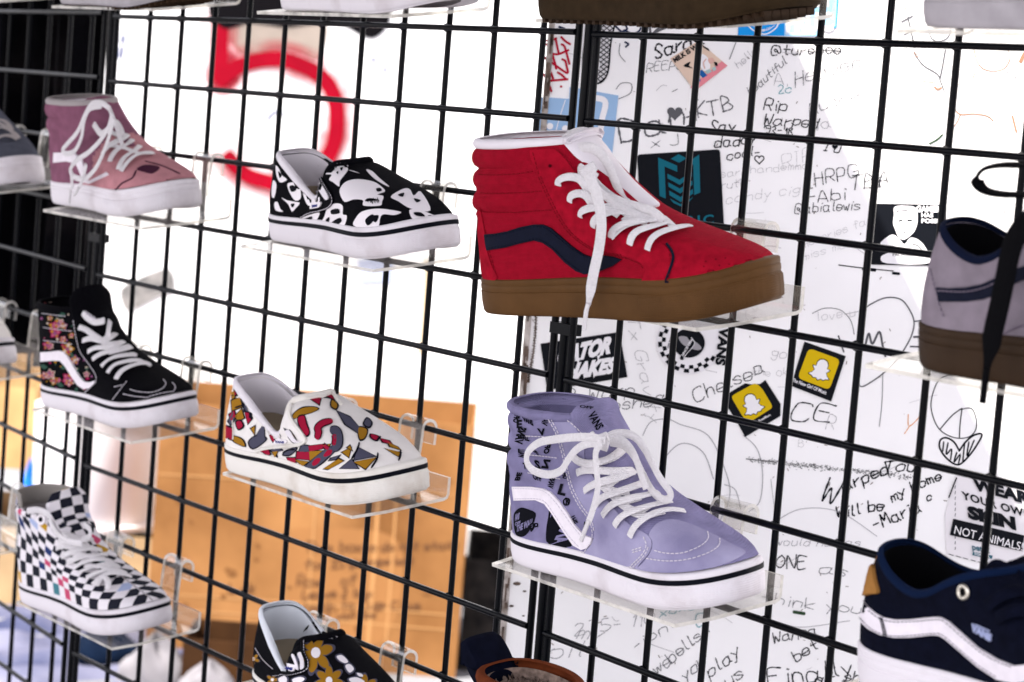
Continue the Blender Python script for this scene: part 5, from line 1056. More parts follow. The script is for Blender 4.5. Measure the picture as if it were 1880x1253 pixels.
b.grid([[c+(t1*math.cos(a)+t2*math.sin(a))*(.0040+.0014*math.cos(q))+nn*.0012*math.sin(q) for a in np.linspace(0, 6.283, 24, endpoint=False)] for q in np.linspace(0, 6.283, 10)], 0, close_u=True); b.obj('eyelet', M_metal, s.root)
b = MB(); b.add([c+(t1*math.cos(a)+t2*math.sin(a))*.0030+nn*.0002 for a in np.linspace(0, 6.283, 14, endpoint=False)], [tuple(range(14))]); b.obj('eyelet_hole', M_blackin, s.root)
b = MB(); vs, fs = text_px('VANS', Z([(1048, 845)])[0], (9, 5.2), (1.5, -12), fit=3.9, bold=.05); s.put(b, vs, fs, .0009, 0); s.stitch(b, Z([(1080, 800), (1190, 850)]), off=.0009, r=.0006, solid=True); b.obj('side_tag', mat('pale_blue_thread', (.34, .38, .58), .8), s.root)
b = MB(); pts = Z([(1090, 435), (1180, 420), (1270, 485), (1180, 515)]); b.add([s.cast(*p, 0, -.020)[0] for p in pts], [(0, 1, 2, 3)]); lb = b.obj('label', M_wprint, s.root, smooth=False)
b = MB(); vs, fs = text_px('VANS', Z([(1120, 470)])[0], (7, 2.6), (1, -7), fit=3.6, bold=.04); b.add([s.cast(u, v, 0, -.0207)[0] for u, v in vs], fs); b.obj('label_print', MATS['blue_label_print'], lb, smooth=False)
b = MB()
for P in ([(1180, 400), (1215, 355), (1260, 352), (1330, 385), (1400, 430), (1470, 480)], [(1190, 430), (1250, 400), (1330, 450), (1420, 520), (1480, 560)]): s.air(b, [(*q, -.012) for q in Z(P)], .0052, .0016)
for P in ([(1180, 660), (1300, 600), (1454, 575), (1600, 580)], [(1260, 760), (1380, 720), (1500, 715)]): s.lace(b, Z(P), .0046, off=.003, arch=.003)
b.obj('lace', M_navys, s.root)
# ---------------------------------------------------------------- rust shoe, top row soles, left edge shoes
s = fur
k = MB(); rows = []; top = s.rows[-1]; ce = sum(top, Vector())/len(top)
for q in np.linspace(0, 1, 14):
    rows.append([ce+(p-ce)*(1-q*.96)*.93+Vector((rng.normal(0, .0016), rng.normal(0, .0016), -.008-.012*q+rng.normal(0, .0022))) for p in top])
k.grid(rows, 0, close_u=True); k.obj('fleece', M_fur, s.root)
k = MB()
for _ in range(420):
    i = rng.randint(len(top)); q = rng.uniform(.0, .5); p = ce+(top[i]-ce)*(1-q)*.95+Vector((0, 0, -.009-.010*q)); d = Vector(rng.normal(0, 1, 3)); d.z = abs(d.z); d.normalize(); k.tube([p, p+d*.003+Vector((.001, 0, 0)), p+d*.006], .0006, .0006, n=4)
k.obj('fleece_tufts', M_fur, s.root)
k = MB(); rows = []
hb = top[-1]
for i, t in enumerate(np.linspace(-1, 1, 13)):
    rows.append([Vector((hb.x-.006+.012*(1-abs(t)**4)**.25*math.cos(a)-.012*math.sin(a), t*.022, hb.z+.004+.022*(1-abs(t)**4)**.25*math.sin(a))) for a in np.linspace(0, 6.283, 16, endpoint=False)])
k.grid(rows, 0, close_u=True); k.obj('heel_tab', M_navys, s.root)
def tread(s, u0, u1, m, bw=.0085, bd=.0048):
    k = MB(); r_ = 0; x = u0*s.L
    while x < u1*s.L:
        y = -.06+(r_ % 2)*bw/2
        while y < .06:
            u = x/s.L; wn, wf = halfw(min(1, u), 0)*s.k-.006, halfw(min(1, u), 1)*s.k-.006
            if -wn < y < wf: k.box((x, y, float(spring(u))*s.k-.0006), (bd*.82, bw*.88, .0042))
            y += bw
        x += bd; r_ += 1
    k.obj('tread', m, s.sole, smooth=False)
tread(tpc, .05, .97, M_darkgum); tread(tpa, .05, .97, M_darkgum)
k = MB()
for q in (.30, .62): tpc.stitch(k, [(x, y) for x, y in []] or [(1000+q*330, -6), (1010+q*330, 14), (1022+q*330, 30)], off=.0005, r=.0006, solid=True)
k.obj('seams', M_brownc, tpc.root)
Z = lambda pts: zm(0, 0, .35113, pts)
s = l2; k = MB(); s.tongue(M_greyc, top=.120, wid=.03, x_top=.44)
for P in ([(-30, 640), (20, 660), (60, 690)], [(-30, 690), (10, 690), (70, 720), (95, 735)], [(-20, 740), (30, 735), (85, 740)], [(-20, 650), (40, 700), (80, 730)]): s.lace(k, Z(P), .0032, off=.0028, arch=.004)
k.obj('lace', M_greyl, s.root)
pink.finish_upper(pink_x); red.finish_upper(xm); lav.finish_upper(xlav); flor.finish_upper(xflor); skull.finish_upper(xsk); geo.finish_upper(xgeo); dai.finish_upper(xdai)
# ================================================================== STICKERS AND MARKER WRITING ON THE TRAILER
def to_tr(name, bm, m): return bm.obj(name, m, tr, smooth=False, M=TMi)
INK = mat('black_marker', (.003, .004, .008), .6); GREY = mat('grey_marker', (.11, .11, .12), .8); FAINT = mat('faint_pencil', (.34, .33, .35), .8); LIGHT = mat('rubbed_off_marker', (.48, .47, .48), .8)
TEAL = mat('teal_marker', (.05, .30, .34), .6); REDM = mat('red_marker', (.45, .010, .035), .6); BRN = mat('brown_marker', (.30, .17, .11), .8); ORG = mat('orange_marker', (.70, .28, .06), .7)
WR = [  # text, x, y, x-height, angle, width, ink, sx
 ('Sara', 1204, 107, 13, 18, 4.6, INK, 1.0), ('REEPS', 1187, 133, 9, 6, 1.6, GREY, 1.1), ('Dani', 1140, 262, 23, 16, 5, GREY, 1.25), ('+KTB', 1262, 220, 15, 12, 3.2, GREY, 1.0), ('x J :)', 1197, 273, 11, 10, 1.8, GREY, 1.3),
 ('Say', 1303, 240, 11, -3, 3.4, INK, 1.0), ('daddy', 1312, 271, 11, 6, 3.2, INK, 1.0), ('cool-', 1335, 292, 9, 5, 2.8, INK, 1.1), ('@tureeee', 1415, 101, 10, 1, 2.8, INK, 1.15),
 ('Rip', 1402, 201, 11, -4, 2.8, INK, 1.2), ('Warped', 1400, 228, 11, -4, 2.8, INK, 1.1), ("'93-'18", 1400, 244, 8, -5, 2.6, INK, 1.0), ('Heaven', 1460, 158, 15, 16, 2.0, GREY, 1.0), ('Audrie', 1487, 213, 12, 20, 1.8, GREY, 1.1), ('Warped', 1488, 243, 11, 15, 1.4, FAINT, 1.2),
 ('beautiful', 1378, 176, 8, 42, 2.0, GREY, 1.0), ('hello', 1356, 126, 8, 40, 1.3, FAINT, 1.0), ('2c', 1430, 172, 9, 5, 2, TEAL, 1.0), ('A.', 1422, 158, 13, 0, 1.4, FAINT, 1.0), ('I U', 1513, 277, 8, -6, 2.6, INK, 1.2),
 ('IHRPG', 1484, 346, 13, 14, 2.2, INK, 1.15), ('TBA', 1563, 347, 15, 6, 2.6, INK, 1.0), ('*', 1604, 350, 15, 20, 2.4, INK, 1.0), ('-Abi', 1483, 372, 12, 4, 2.2, INK, 1.3), ('@abialewis', 1458, 393, 10, 4, 2.0, INK, .95),
 ('RIP', 1437, 312, 14, 18, 1.2, LIGHT, 1.2), ('sarahandemma', 1322, 326, 8, 6, 1.3, LIGHT, 1.2), ('ruth', 1325, 346, 8, 4, 1.3, FAINT, 1.1), ('candy cig', 1333, 374, 10, 8, 1.3, LIGHT, 1.2), ('anna', 1820, 400, 12, 6, 1.8, GREY, 1.2),
 ('memories fade', 1475, 455, 8, 20, 1.1, LIGHT, 1.1), ('miss mom', 1475, 478, 8, 16, 1.1, LIGHT, 1.2), ('@infamous', 1652, 19, 9, -5, 1.4, BRN, 1.1), ('heroine', 1640, 160, 9, 18, 1.2, LIGHT, 1.1),
 ('Chelsea', 1278, 741, 14, 24, 2.4, INK, 1.05), ('Tx Gravity', 1152, 585, 12, -78, 1.9, LIGHT, 1.25), ('2 Warp', 1042, 738, 13, 6, 2.2, GREY, 1.2), ('oshea', 1122, 757, 12, 10, 2.2, GREY, 1.2), ('8', 1132, 779, 7, 0, 2, INK, 1.0),
 ('gof', 1415, 655, 11, -10, 1.6, LIGHT, 1.0), ('the ok', 1380, 690, 8, 0, 1.2, LIGHT, 1.1), ('CE', 1449, 768, 18, -8, 3.2, INK, 1.5), ('R', 1516, 790, 14, 0, 1.4, FAINT, 1.0), ('Y', 1650, 792, 20, -12, 2, ORG, 1.2), ('B', 1465, 820, 8, 0, 1.1, LIGHT, 1.0),
 ('W', 1504, 916, 25, -12, 4.4, INK, .9), ('arped', 1550, 902, 12, 22, 4.0, INK, 1.1), ('Tour', 1622, 866, 11, 0, 3.8, INK, 1.25), ('Will be', 1536, 950, 11, 8, 4.0, INK, 1.05), ('my home', 1638, 920, 10, 24, 3.8, INK, 1.1), ('-Maria', 1608, 972, 12, 22, 4.0, INK, 1.0), ('c', 1702, 920, 8, 10, 3.6, INK, 1.0),
 ('would not as', 1424, 1001, 8, -1, 1.6, FAINT, 1.25), ('ONE', 1424, 1046, 13, 4, 3.2, INK, 1.1), ('as  yo', 1503, 1053, 11, -5, 1.8, GREY, 1.7), ('think your  are', 1398, 1108, 11, -6, 1.8, GREY, 1.5),
 ('Wanna', 1419, 1182, 11, 12, 2.6, INK, 1.0), ('bet', 1461, 1216, 11, 32, 3.0, INK, 1.2), ('Finally', 1412, 1262, 19, 7, 3.6, INK, 1.0), ('at show', 1496, 1256, 10, 4, 3.0, INK, 1.3),
 ('-ion.', 1168, 1196, 11, 33, 2.0, GREY, 1.5), ('bells..', 1232, 1218, 11, 40, 2.6, GREY, 1.2), ('we', 1205, 1240, 12, 38, 2.2, GREY, 1.2), ('you', 1258, 1252, 12, 42, 2.6, GREY, 1.1), ('play', 1305, 1247, 12, 42, 2.8, INK, 1.2), ('us,', 1335, 1262, 13, 30, 2.6, INK, 1.1),
 ('xoxo', 1212, 1133, 9, 14, 2.4, TEAL, 1.4), ('C', 1278, 1150, 13, 10, 2.4, TEAL, 1.2), ('275- 110', 1056, 1166, 12, 8, 2.2, FAINT, 1.4), ('oil', 1005, 1206, 16, 0, 2.4, FAINT, 1.5), ('my', 1060, 1172, 15, -6, 2.2, FAINT, 1.2),
 ('Nat', 1845, 155, 14, -8, 1.8, GREY, 1.1), ('sc', 1677, 104, 9, 0, 1.8, BRN, 1.1), ('ivy', 1620, 190, 9, 10, 1.4, FAINT, 1.3), ('yes', 1690, 500, 10, 8, 1.2, LIGHT, 1.2), ('love u', 1500, 590, 9, 8, 1.3, LIGHT, 1.1), ('be kind', 1845, 790, 9, 10, 1.2, LIGHT, 1.1),
]
bms = {}
def ink(m):
    if m.name not in bms: bms[m.name] = (MB(), m)
    return bms[m.name][0]
for txt, x, y, h, a, w_, m, sx in WR:
    b = MB()
    for pl_ in hand(txt, (x, y), h, ang=a, sx=sx, jit=.34, slant=rng.uniform(.02, .3)): stroke(b, pl_, w_*.95, wall, .0004, vary=.6)
    to_tr('marker_writing', b, m)
def draw(name, m, items):
    b = MB()
    for pts, w_ in items: stroke(b, pts, w_, wall, .0004)
    return to_tr(name, b, m)
def heart(cx, cy, r, tilt=0): 
    return [(cx+r*(16*math.sin(t)**3/17)*math.cos(tilt)+r*.2*math.sin(tilt), cy-r*(13*math.cos(t)-5*math.cos(2*t)-2*math.cos(3*t)-math.cos(4*t))/17+r*math.sin(t)*tilt) for t in np.linspace(0, 2*math.pi, 22)]
b = MB(); fillon(b, heart(1239, 208, 15)[:-1], wall, .0004); to_tr('filled_heart', b, GREY)
draw('heart_outline', INK, [(heart(1394, 293, 9), 2)]); b = MB(); fillon(b, heart(1533, 270, 6)[:-1], wall, .0004); to_tr('small_heart', b, INK)
draw('hatched_heart', INK, [(zm(1300, 560, .3192, [(1445, 840), (1415, 790), (1370, 765), (1335, 780), (1335, 830), (1380, 890), (1440, 920), (1500, 870), (1550, 800), (1575, 745), (1530, 750), (1480, 790), (1445, 840)]), 3.2)]+
     [(zm(1300, 560, .3192, q), 2.6) for q in ([(1355, 790), (1350, 840)], [(1380, 795), (1370, 860), (1400, 830), (1395, 890)], [(1430, 850), (1415, 905), (1450, 860), (1440, 915)], [(1475, 800), (1465, 900)], [(1500, 790), (1490, 870), (1530, 780)])])
draw('loop_drawing', INK, [(zm(1300, 560, .3192, [(1400, 400), (1330, 430), (1290, 520), (1285, 610), (1330, 715), (1420, 765), (1510, 755), (1545, 690), (1520, 600), (1460, 600)]), 1.8), (zm(1300, 560, .3192, [(1460, 595), (1400, 640), (1335, 715)]), 2), (zm(1300, 560, .3192, [(1460, 600), (1450, 680), (1445, 765)]), 2)])
draw('bubble_letter', GREY, [(zm(1300, 560, .3192, [(880, 40), (930, 0), (1020, -40), (1110, -30), (1165, 40), (1185, 110), (1160, 200), (1090, 310), (1000, 400), (890, 470), (860, 440)]), 2.4), (zm(1300, 560, .3192, [(905, 230), (925, 165), (945, 225), (985, 155), (1005, 240), (1020, 295)]), 4), (zm(1300, 560, .3192, [(1185, 95), (1240, 90)]), 2.5), (zm(1300, 560, .3192, [(1185, 185), (1240, 183)]), 4), (zm(1300, 560, .3192, [(1165, 240), (1235, 242)]), 3), (zm(1300, 560, .3192, [(600, 50), (670, 20), (760, 30), (820, 90), (840, 170)]), 1.2), (zm(1300, 560, .3192, [(1005, 390), (1000, 560), (985, 700)]), 1.2), (zm(1300, 560, .3192, [(750, 180), (780, 270)]), 3)])
draw('round_doodle', FAINT, [([(1180, 800), (1195, 775), (1225, 770), (1250, 780), (1300, 800), (1330, 860), (1340, 910), (1320, 960)], 1.5), ([(1200, 900), (1215, 850), (1250, 815), (1290, 830), (1310, 880)], 1.6), ([(1365, 800), (1390, 825), (1400, 870), (1395, 920), (1375, 940)], 1.4), ([(1330, 890), (1350, 900), (1360, 935)], 1.4), ([(1420, 960), (1470, 935), (1540, 940), (1610, 985)], 1.2), ([(1415, 1140), (1470, 1152), (1560, 1140)], 1.2)])
draw('big_scrawl', GREY, [(zm(1500, 30, .20213, q), w_) for q, w_ in (([(770, 50), (865, 0)], 3), ([(825, 10), (850, 120), (885, 280)], 3), ([(790, 170), (850, 135), (890, 110)], 2.4), ([(1010, 120), (1040, 200), (1100, 230), (1180, 200), (1215, 130)], 2.4), ([(1290, 150), (1340, 158), (1420, 125)], 2), ([(880, 320), (905, 370), (970, 450), (1090, 525), (1120, 590), (1155, 680)], 2.6), ([(1165, 305), (1140, 450), (1118, 560)], 3))])
draw('brown_scrawl', BRN, [(zm(1500, 30, .20213, q), w_) for q, w_ in (([(1425, 305), (1450, 400), (1500, 470), (1590, 498), (1690, 480), (1745, 410), (1750, 340), (1725, 295)], 2), ([(1235, 690), (1240, 820), (1300, 890), (1420, 888), (1540, 905), (1600, 950)], 2.6), ([(1300, 900), (1260, 980), (1210, 1030)], 2), ([(1300, 1110), (1420, 1085), (1540, 1080), (1620, 1110)], 1.4), ([(1775, 910), (1790, 970), (1810, 1050)], 4), ([(960, 590), (1040, 600), (1100, 598)], 1.6), ([(1070, 645), (1095, 665), (1125, 652)], 4), ([(1850, 410), (1870, 370), (1885, 340)], 7), ([(1280, 625), (1360, 610), (1430, 530), (1420, 450)], 1.4))])
draw('green_smear', mat('dark_green_smear', (.03, .06, .03), .8), [([(1707, 264), (1720, 257), (1730, 248)], 3.5), ([(1458, 1124), (1470, 1126), (1476, 1127)], 6), ([(1415, 880), (1430, 1000)], .6)])
draw('red_tag', REDM, [(zm(800, 20, .15957, q), 4.0) for q in ([(1280, 345), (1340, 340), (1385, 318)], [(1380, 320), (1395, 400), (1412, 478)], [(1445, 305), (1490, 350), (1545, 385)], [(1275, 385), (1330, 480), (1365, 580), (1385, 665)], [(1340, 495), (1410, 500), (1525, 455)], [(1450, 388), (1480, 410), (1505, 490), (1537, 610)], [(1258, 540), (1340, 600), (1420, 660), (1515, 718), (1505, 640), (1490, 580), (1455, 560)], [(1265, 545), (1310, 670), (1350, 780)], [(1243, 735), (1290, 820), (1330, 925)], [(1290, 808), (1390, 800), (1515, 790)], [(1405, 712), (1450, 740), (1495, 785)], [(1440, 872), (1444, 875)])])
draw('blue_scrawl', mat('navy_marker', (.012, .02, .06), .6), [(zm(1100, 30, .23936, q), 3.4) for q in ([(120, 70), (160, 110), (215, 145)], [(205, 75), (215, 100), (190, 110)], [(140, 130), (200, 115), (245, 135)], [(200, 200), (225, 215), (205, 235)], [(240, 145), (300, 120), (320, 90)])]+[([(1027, 50), (1036, 53)], 4)])
draw('grey_scrawl', GREY, [(zm(1100, 30, .23936, q), 4) for q in ([(350, 130), (385, 70), (400, 140), (460, 90), (520, 80)], [(400, 140), (460, 110), (520, 85)])]+[(zm(1100, 30, .23936, q), 1.3) for q in ([(160, 210), (155, 290), (200, 350)], [(130, 560), (170, 515), (245, 520), (240, 590), (150, 635)], [(820, 70), (830, 40)], [(1000, 330), (1050, 200)], [(560, 580), (600, 560)])])
# scuffs, seam dust, rust spots
b = MB()
for k in range(420):
    t = rng.beta(1.3, 1.3); u = 1372+t*320; v = 845+t*33+rng.normal(0, 2.6); stroke(b, [(u, v), (u+rng.uniform(1, 4), v+rng.normal(0, 1.6))], rng.uniform(.5, 1.6), wall, .0004, ends=False)
to_tr('scuff_line', b, mat('dust_scuff', (.16, .16, .16), .9))
draw('scratch', INK, [([(1370, 843), (1400, 846), (1425, 849)], 1.8), ([(1540, 487), (1580, 492), (1640, 498)], 2.0), ([(1585, 494), (1606, 496)], 6), ([(1640, 502), (1650, 503)], 5), ([(1285, 655), (1300, 650)], 2)])
b = MB()
for k in range(190):
    u, v = rng.uniform(975, 1870), rng.uniform(40, 1240); r_ = rng.uniform(.5, 1.7); a = rng.uniform(0, 3); stroke(b, [(u, v), (u+r_*3*math.cos(a), v+r_*3*math.sin(a))], r_, wall, .0004)
to_tr('specks', b, mat('brown_specks', (.22, .18, .15), .9))
b = MB()
for k in range(60):
    u, v = rng.uniform(1000, 1870), rng.uniform(40, 1240); a = rng.uniform(-.6, .6); l = rng.uniform(10, 60); stroke(b, [(u, v), (u+l*.5*math.cos(a), v+l*.5*math.sin(a)+rng.normal(0, 4)), (u+l*math.cos(a), v+l*math.sin(a))], rng.uniform(.6, 1.3), wall, .0004)
to_tr('hairline_scratches', b, LIGHT)
b = MB(); sp = zm(700, 560, .15957, [(1780, 120), (1775, 260), (1765, 380), (1750, 520), (1735, 640), (1720, 720), (1700, 810), (1690, 870)])
P = smooth_path(sp, n=9)
stroke(b, [p+np.array((rng.normal(0, .5), 0)) for p in P], 2.2, wall, .0005, smooth=False)
for p in P[::2]: stroke(b, [p-np.array((2.2, rng.normal(0, 1))), p+np.array((2.2, rng.normal(0, 1)))], 1.8, wall, .0006)
stroke(b, zm(700, 560, .15957, [(1630, 875), (1665, 885), (1700, 885)]), 3.4, wall, .0006)
to_tr('rusty_wire_mark', b, M_rustedge)
b = MB()
for (u, v, r_) in ((949, 1072, 5), (939, 1113, 3), (963, 1086, 2.5), (961, 1131, 2)): fillon(b, [(u+r_*1.4*math.cos(a), v+r_*math.sin(a)*.7) for a in np.linspace(0, 2*math.pi, 8, endpoint=False)], wall, .0004)
to_tr('rust_spots', b, M_rustedge)
# ---- stickers
def sticker(label, poly, mats_, layers, smooth=False):
    """poly: outline px; layers: list of (kind, data, material index)"""
    b = MB(); vs, fs = fill2d(poly, 1e9); _z[0] += 1; f0 = .0010
    b.add([wall(u, v, f0) for u, v in vs], fs, 0); n = len(poly)
    pl2 = [np.array(p) for p in poly]; o = len(b.v); b.v += [tuple(wall(p[0], p[1], f0)) for p in poly]+[tuple(wall(p[0], p[1], .0002)) for p in poly]
    for i in range(n): b.f.append((o+i, o+(i+1) % n, o+n+(i+1) % n, o+n+i)); b.m.append(0)
    for li, (kd, d, mi) in enumerate(layers):
        off = f0+.00015+li*.00004
        if kd == 'fill': fillon(b, d, wall, off, mi, smooth=False, jz=0)
        elif kd == 'blob': fillon(b, d, wall, off, mi, jz=0)
        elif kd == 'line': stroke(b, d[0], d[1], wall, off, mi, jz=0)
        elif kd == 'text':
            vs, fs = d; b.add([wall(u, v, off) for u, v in vs], fs, mi)
    return tag(b.obj('sticker', mats_, smooth=False), label, 'sticker')
SB = mat('sticker_black', (.006, .007, .010), .4); SW = mat('sticker_white', (.80, .78, .80), .45); STEAL = mat('sticker_teal', (.008, .12, .17), .5)
def rnd(poly, r, k=4):
    out = []; n = len(poly)
    for i in range(n):
        p0, p, p1 = [np.array(poly[j % n], float) for j in (i-1, i, i+1)]; a = p+(p0-p)/np.linalg.norm(p0-p)*r; c = p+(p1-p)/np.linalg.norm(p1-p)*r
        for t in np.linspace(0, 1, k): out.append(tuple((1-t)**2*a+2*t*(1-t)*p+t*t*c))
    return out
Zq = lambda pts: zm(1100, 200, .35106, pts)
sticker('black square sticker with a teal arrow-like M emblem beside the red high-top', rnd(Zq([(198, 240), (632, 212), (655, 645), (222, 672)]), 6), [SB, STEAL],
 [('fill', Zq([(308, 255), (408, 298), (408, 330), (342, 302), (348, 470), (316, 456)]), 1), ('fill', Zq([(523, 240), (458, 283), (459, 312), (492, 290), (497, 452), (529, 438)]), 1), ('fill', Zq([(374, 262), (415, 238), (458, 260), (418, 282)]), 1),
  ('fill', Zq([(357, 340), (420, 372), (484, 330), (485, 354), (421, 398), (358, 364)]), 1), ('fill', Zq([(361, 385), (422, 418), (487, 375), (488, 398), (424, 443), (363, 408)]), 1), ('fill', Zq([(366, 428), (425, 462), (490, 420), (491, 444), (427, 488), (368, 452)]), 1), ('fill', Zq([(370, 470), (428, 500), (492, 462), (470, 486), (430, 512), (388, 492)]), 1),
  ('text', text_px('METRIC', Zq([(262, 622)])[0], (15, -.9), (-.3, -17), fit=Zq([(600, 0)])[0][0]*0+22.5*5.3/5.3*5.25/1.0/5.25 if False else 7.9, space=1.25), 1)])
Zq = lambda pts: zm(1000, 30, .17566, pts)
lat = []; 
deck = [tuple(p) for p in smooth_path(Zq([(735, 60), (705, 200), (685, 330), (675, 480), (655, 600), (605, 680), (540, 705), (470, 690), (420, 630), (402, 540), (405, 400), (425, 250), (440, 60), (470, -120), (600, -160), (720, -100)]), n=5, closed=True)]
def lattice(poly, sp, a1, a2, w_):
    A = np.array(poly); c = A.mean(0); R = np.abs(A-c).max()*1.5; out = []
    for ang in (a1, a2):
        d = np.array((math.cos(ang), math.sin(ang))); nn = np.array((-d[1], d[0]))
        for q in np.arange(-R, R, sp):
            run = []
            for t in np.arange(-R, R, 1.2):
                p = c+nn*q+d*t
                if inside(p, poly): run.append(p)
                else:
                    if len(run) > 2: out.append(('line', ([run[0], run[len(run)//2], run[-1]], w_), 1))
                    run = []
    return out
sticker('white mesh patterned sticker shaped like a rounded sole, at the top left of the trailer', deck, [SW, SB], [('line', (deck+[deck[0]], 3.0), 1)]+lattice(deck, 7.0, R_(38), R_(142), 1.7)+[('blob', zm(1000, 30, .17566, [(500, 470), (570, 470), (575, 540), (540, 570), (500, 560)]), 0), ('line', (zm(1000, 30, .17566, [(505, 560), (520, 530), (540, 560), (515, 545), (550, 500)]), 2), 1)])
SLB = mat('sticker_pale_blue', (.30, .46, .68), .5)
Zq = lambda pts: zm(1000, 30, .17566, pts)
sticker('pale blue sticker with white frame lines behind the red high-top tongue', Zq([(-60, 845), (255, 865), (262, 740), (770, 830), (700, 1500), (-95, 1500)]), [SLB, SW],
 [('fill', Zq([(300, 770), (262, 760), (258, 800), (330, 815)]), 0), ('line', (Zq([(215, 880), (150, 1080), (100, 1280)]), 1.6), 1), ('line', (Zq([(475, 850), (630, 890), (600, 1080), (565, 1300)]), 11), 1)]+[('blob', [(p[0]+6*math.cos(a), p[1]+6*math.sin(a)) for a in np.linspace(0, 2*math.pi, 9, endpoint=False)], 1) for p in Zq([(55, 1150), (215, 1175)])])
Zq = lambda pts: zm(1100, 30, .23936, pts); CRM = mat('sticker_cream', (.70, .53, .42), .5)
e1 = np.array(Zq([(760, 190)])[0])-np.array(Zq([(545, 325)])[0])
sticker('cream and pink sticker with a figure in blue trousers and the words MILK IS', Zq([(545, 325), (760, 190), (985, 380), (735, 575)]), [CRM, SB, mat('sticker_pink', (.72, .24, .28), .5), mat('sticker_blue', (.015, .10, .32), .5), SW, mat('sticker_mint', (.36, .50, .50), .5), mat('sticker_skin', (.66, .40, .34), .5)],
 [('fill', Zq([(985, 380), (735, 575), (700, 545), (940, 345)]), 2), ('text', text_px('MILK IS WAR', Zq([(580, 358)])[0], (5.6, -3.6), (-4.4, -7.2), fit=9.9, bold=.05), 1), ('fill', Zq([(742, 420), (790, 412), (830, 455), (795, 475), (770, 450), (778, 500), (738, 515)]), 3), ('blob', Zq([(690, 380), (700, 350), (650, 375), (660, 390), (690, 395), (720, 400)]), 1), ('blob', Zq([(760, 310), (790, 300), (775, 345), (745, 350)]), 1), ('blob', Zq([(790, 290), (840, 330), (850, 400), (800, 420), (770, 360)]), 4), ('fill', Zq([(790, 222), (840, 250), (850, 272), (800, 240)]), 1), ('fill', Zq([(770, 235), (785, 260), (775, 270)]), 1), ('blob', Zq([(835, 330), (870, 320), (885, 350), (850, 365)]), 6), ('fill', Zq([(815, 420), (845, 405), (865, 425), (830, 445)]), 5), ('fill', Zq([(865, 400), (890, 385), (900, 410), (875, 425)]), 5), ('fill', Zq([(880, 350), (905, 355), (910, 385), (890, 380)]), 1), ('line', (Zq([(810, 400), (800, 360), (820, 330)]), 2), 6)])
SBL = mat('sticker_bright_blue', (.012, .28, .72), .45); Zq = lambda pts: zm(1340, 0, .28723, pts)
arc = [('line', (Zq([(105, 150), (150, 195), (225, 220), (290, 185), (310, 150)]), 2.2), 1), ('line', (Zq([(125, 140), (165, 175), (230, 195), (285, 165)]), 1.2), 1)]
sticker('bright blue sticker with white lettering at the top of the trailer', Zq([(52, 228), (62, -60), (700, -90), (680, 178), (600, 190), (560, 232)]), [SBL, SW, mat('sticker_sunlit_blue', (.30, .60, .90), .45)],
 [('fill', Zq([(348, 232), (352, -50), (690, -70), (675, 170), (590, 185), (555, 230)]), 2)]+arc+[('text', text_px('SOUP SUPPLIERS', Zq([(95, 158)])[0], (5.1, -.1), (-.2, -13), fit=12.8, bold=.03), 1), ('text', text_px('FRUC', Zq([(355, 200)])[0], (23, -.6), (-.6, -31), fit=3.85, bold=.06), 1), ('text', text_px('WHITE WATER SOUP CO', Zq([(355, 225)])[0], (4, 0), (0, -4.5), fit=13.5), 1), ('text', text_px('WHEN', Zq([(370, 45)])[0], (18, -.5), (-.4, -22), fit=4.2, bold=.06), 1), ('text', text_px('FAB CO', Zq([(190, 212)])[0], (3.4, -1.2), (0, -4.5), fit=6), 1)])  # lighter blue fill on the right paints the overexposed sunlit part
Zq = lambda pts: zm(920, 560, .25532, pts)
sticker('black rectangular sticker with two lines of jagged white lettering under the red high-top', Zq([(283, 280), (855, 195), (866, 280), (908, 520), (330, 615), (305, 430)]), [SB, SW], [('text', text_px('GATOR', Zq([(395, 425)])[0], (23, -5.0), (3.5, -28), fit=4.35, bold=.07, shear=.25), 1), ('text', text_px('SHAKES', Zq([(405, 545)])[0], (23, -3.6), (3.5, -26), fit=4.65, bold=.07, shear=.25), 1)]+[('fill', Zq([(x, y), (x+26, y-4), (x+6, y+rng.uniform(30, 55))]), 1) for x, y in ((470, 395), (545, 385), (690, 365), (520, 505), (590, 500), (660, 490))])
# checkered ring mark
c0 = np.array((1265., 628.)); ring = []
for q in range(2):
    r0, r1 = (43, 50) if q == 0 else (50, 57)
    for k in range(36):
        if (k+q) % 2: continue
        a0, a1_ = 2*math.pi*k/36, 2*math.pi*(k+1)/36
        if -2.2 < ((a0+math.pi) % (2*math.pi))-math.pi < .45: continue
        ring.append(('fill', [(c0[0]+r*math.cos(a), c0[1]+r*math.sin(a)) for r, a in ((r0, a0), (r1, a0), (r1, a1_), (r0, a1_))], 1))
disc = [(c0[0]+60*math.cos(a), c0[1]+60*math.sin(a)) for a in np.linspace(0, 2*math.pi, 40, endpoint=False)]
sticker('round white sticker with a black checkered rim around a dark disc', disc, [SW, SB, mat('sticker_grey', (.30, .29, .31), .5)], ring+[('blob', [(c0[0]+29*math.cos(a), c0[1]+2+27*math.sin(a)) for a in np.linspace(0, 2*math.pi, 16, endpoint=False)], 1), ('blob', [(1246, 620), (1258, 618), (1280, 630), (1288, 640), (1278, 643), (1255, 634)], 2), ('line', ([(1266, 620), (1272, 632), (1256, 650), (1252, 658)], 7), 1), ('line', ([(1269, 620), (1275, 632), (1259, 652), (1255, 658)], 1), 0), ('text', text_px('SINCE 1996', (1254, 655), (2.6, -4.4), (-3.4, -2.2), fit=7), 0), ('text', text_px('VANS', (1322, 602), (-2.0, 17), (17, 2.6), fit=4.0, bold=.05), 1), ('text', text_px('OFF THE WALL', (1229, 640), (1.4, -4.5), (-4.5, -.6), fit=8, bold=.03), 1)])
YEL = mat('sticker_yellow', (.62, .42, .006), .45)
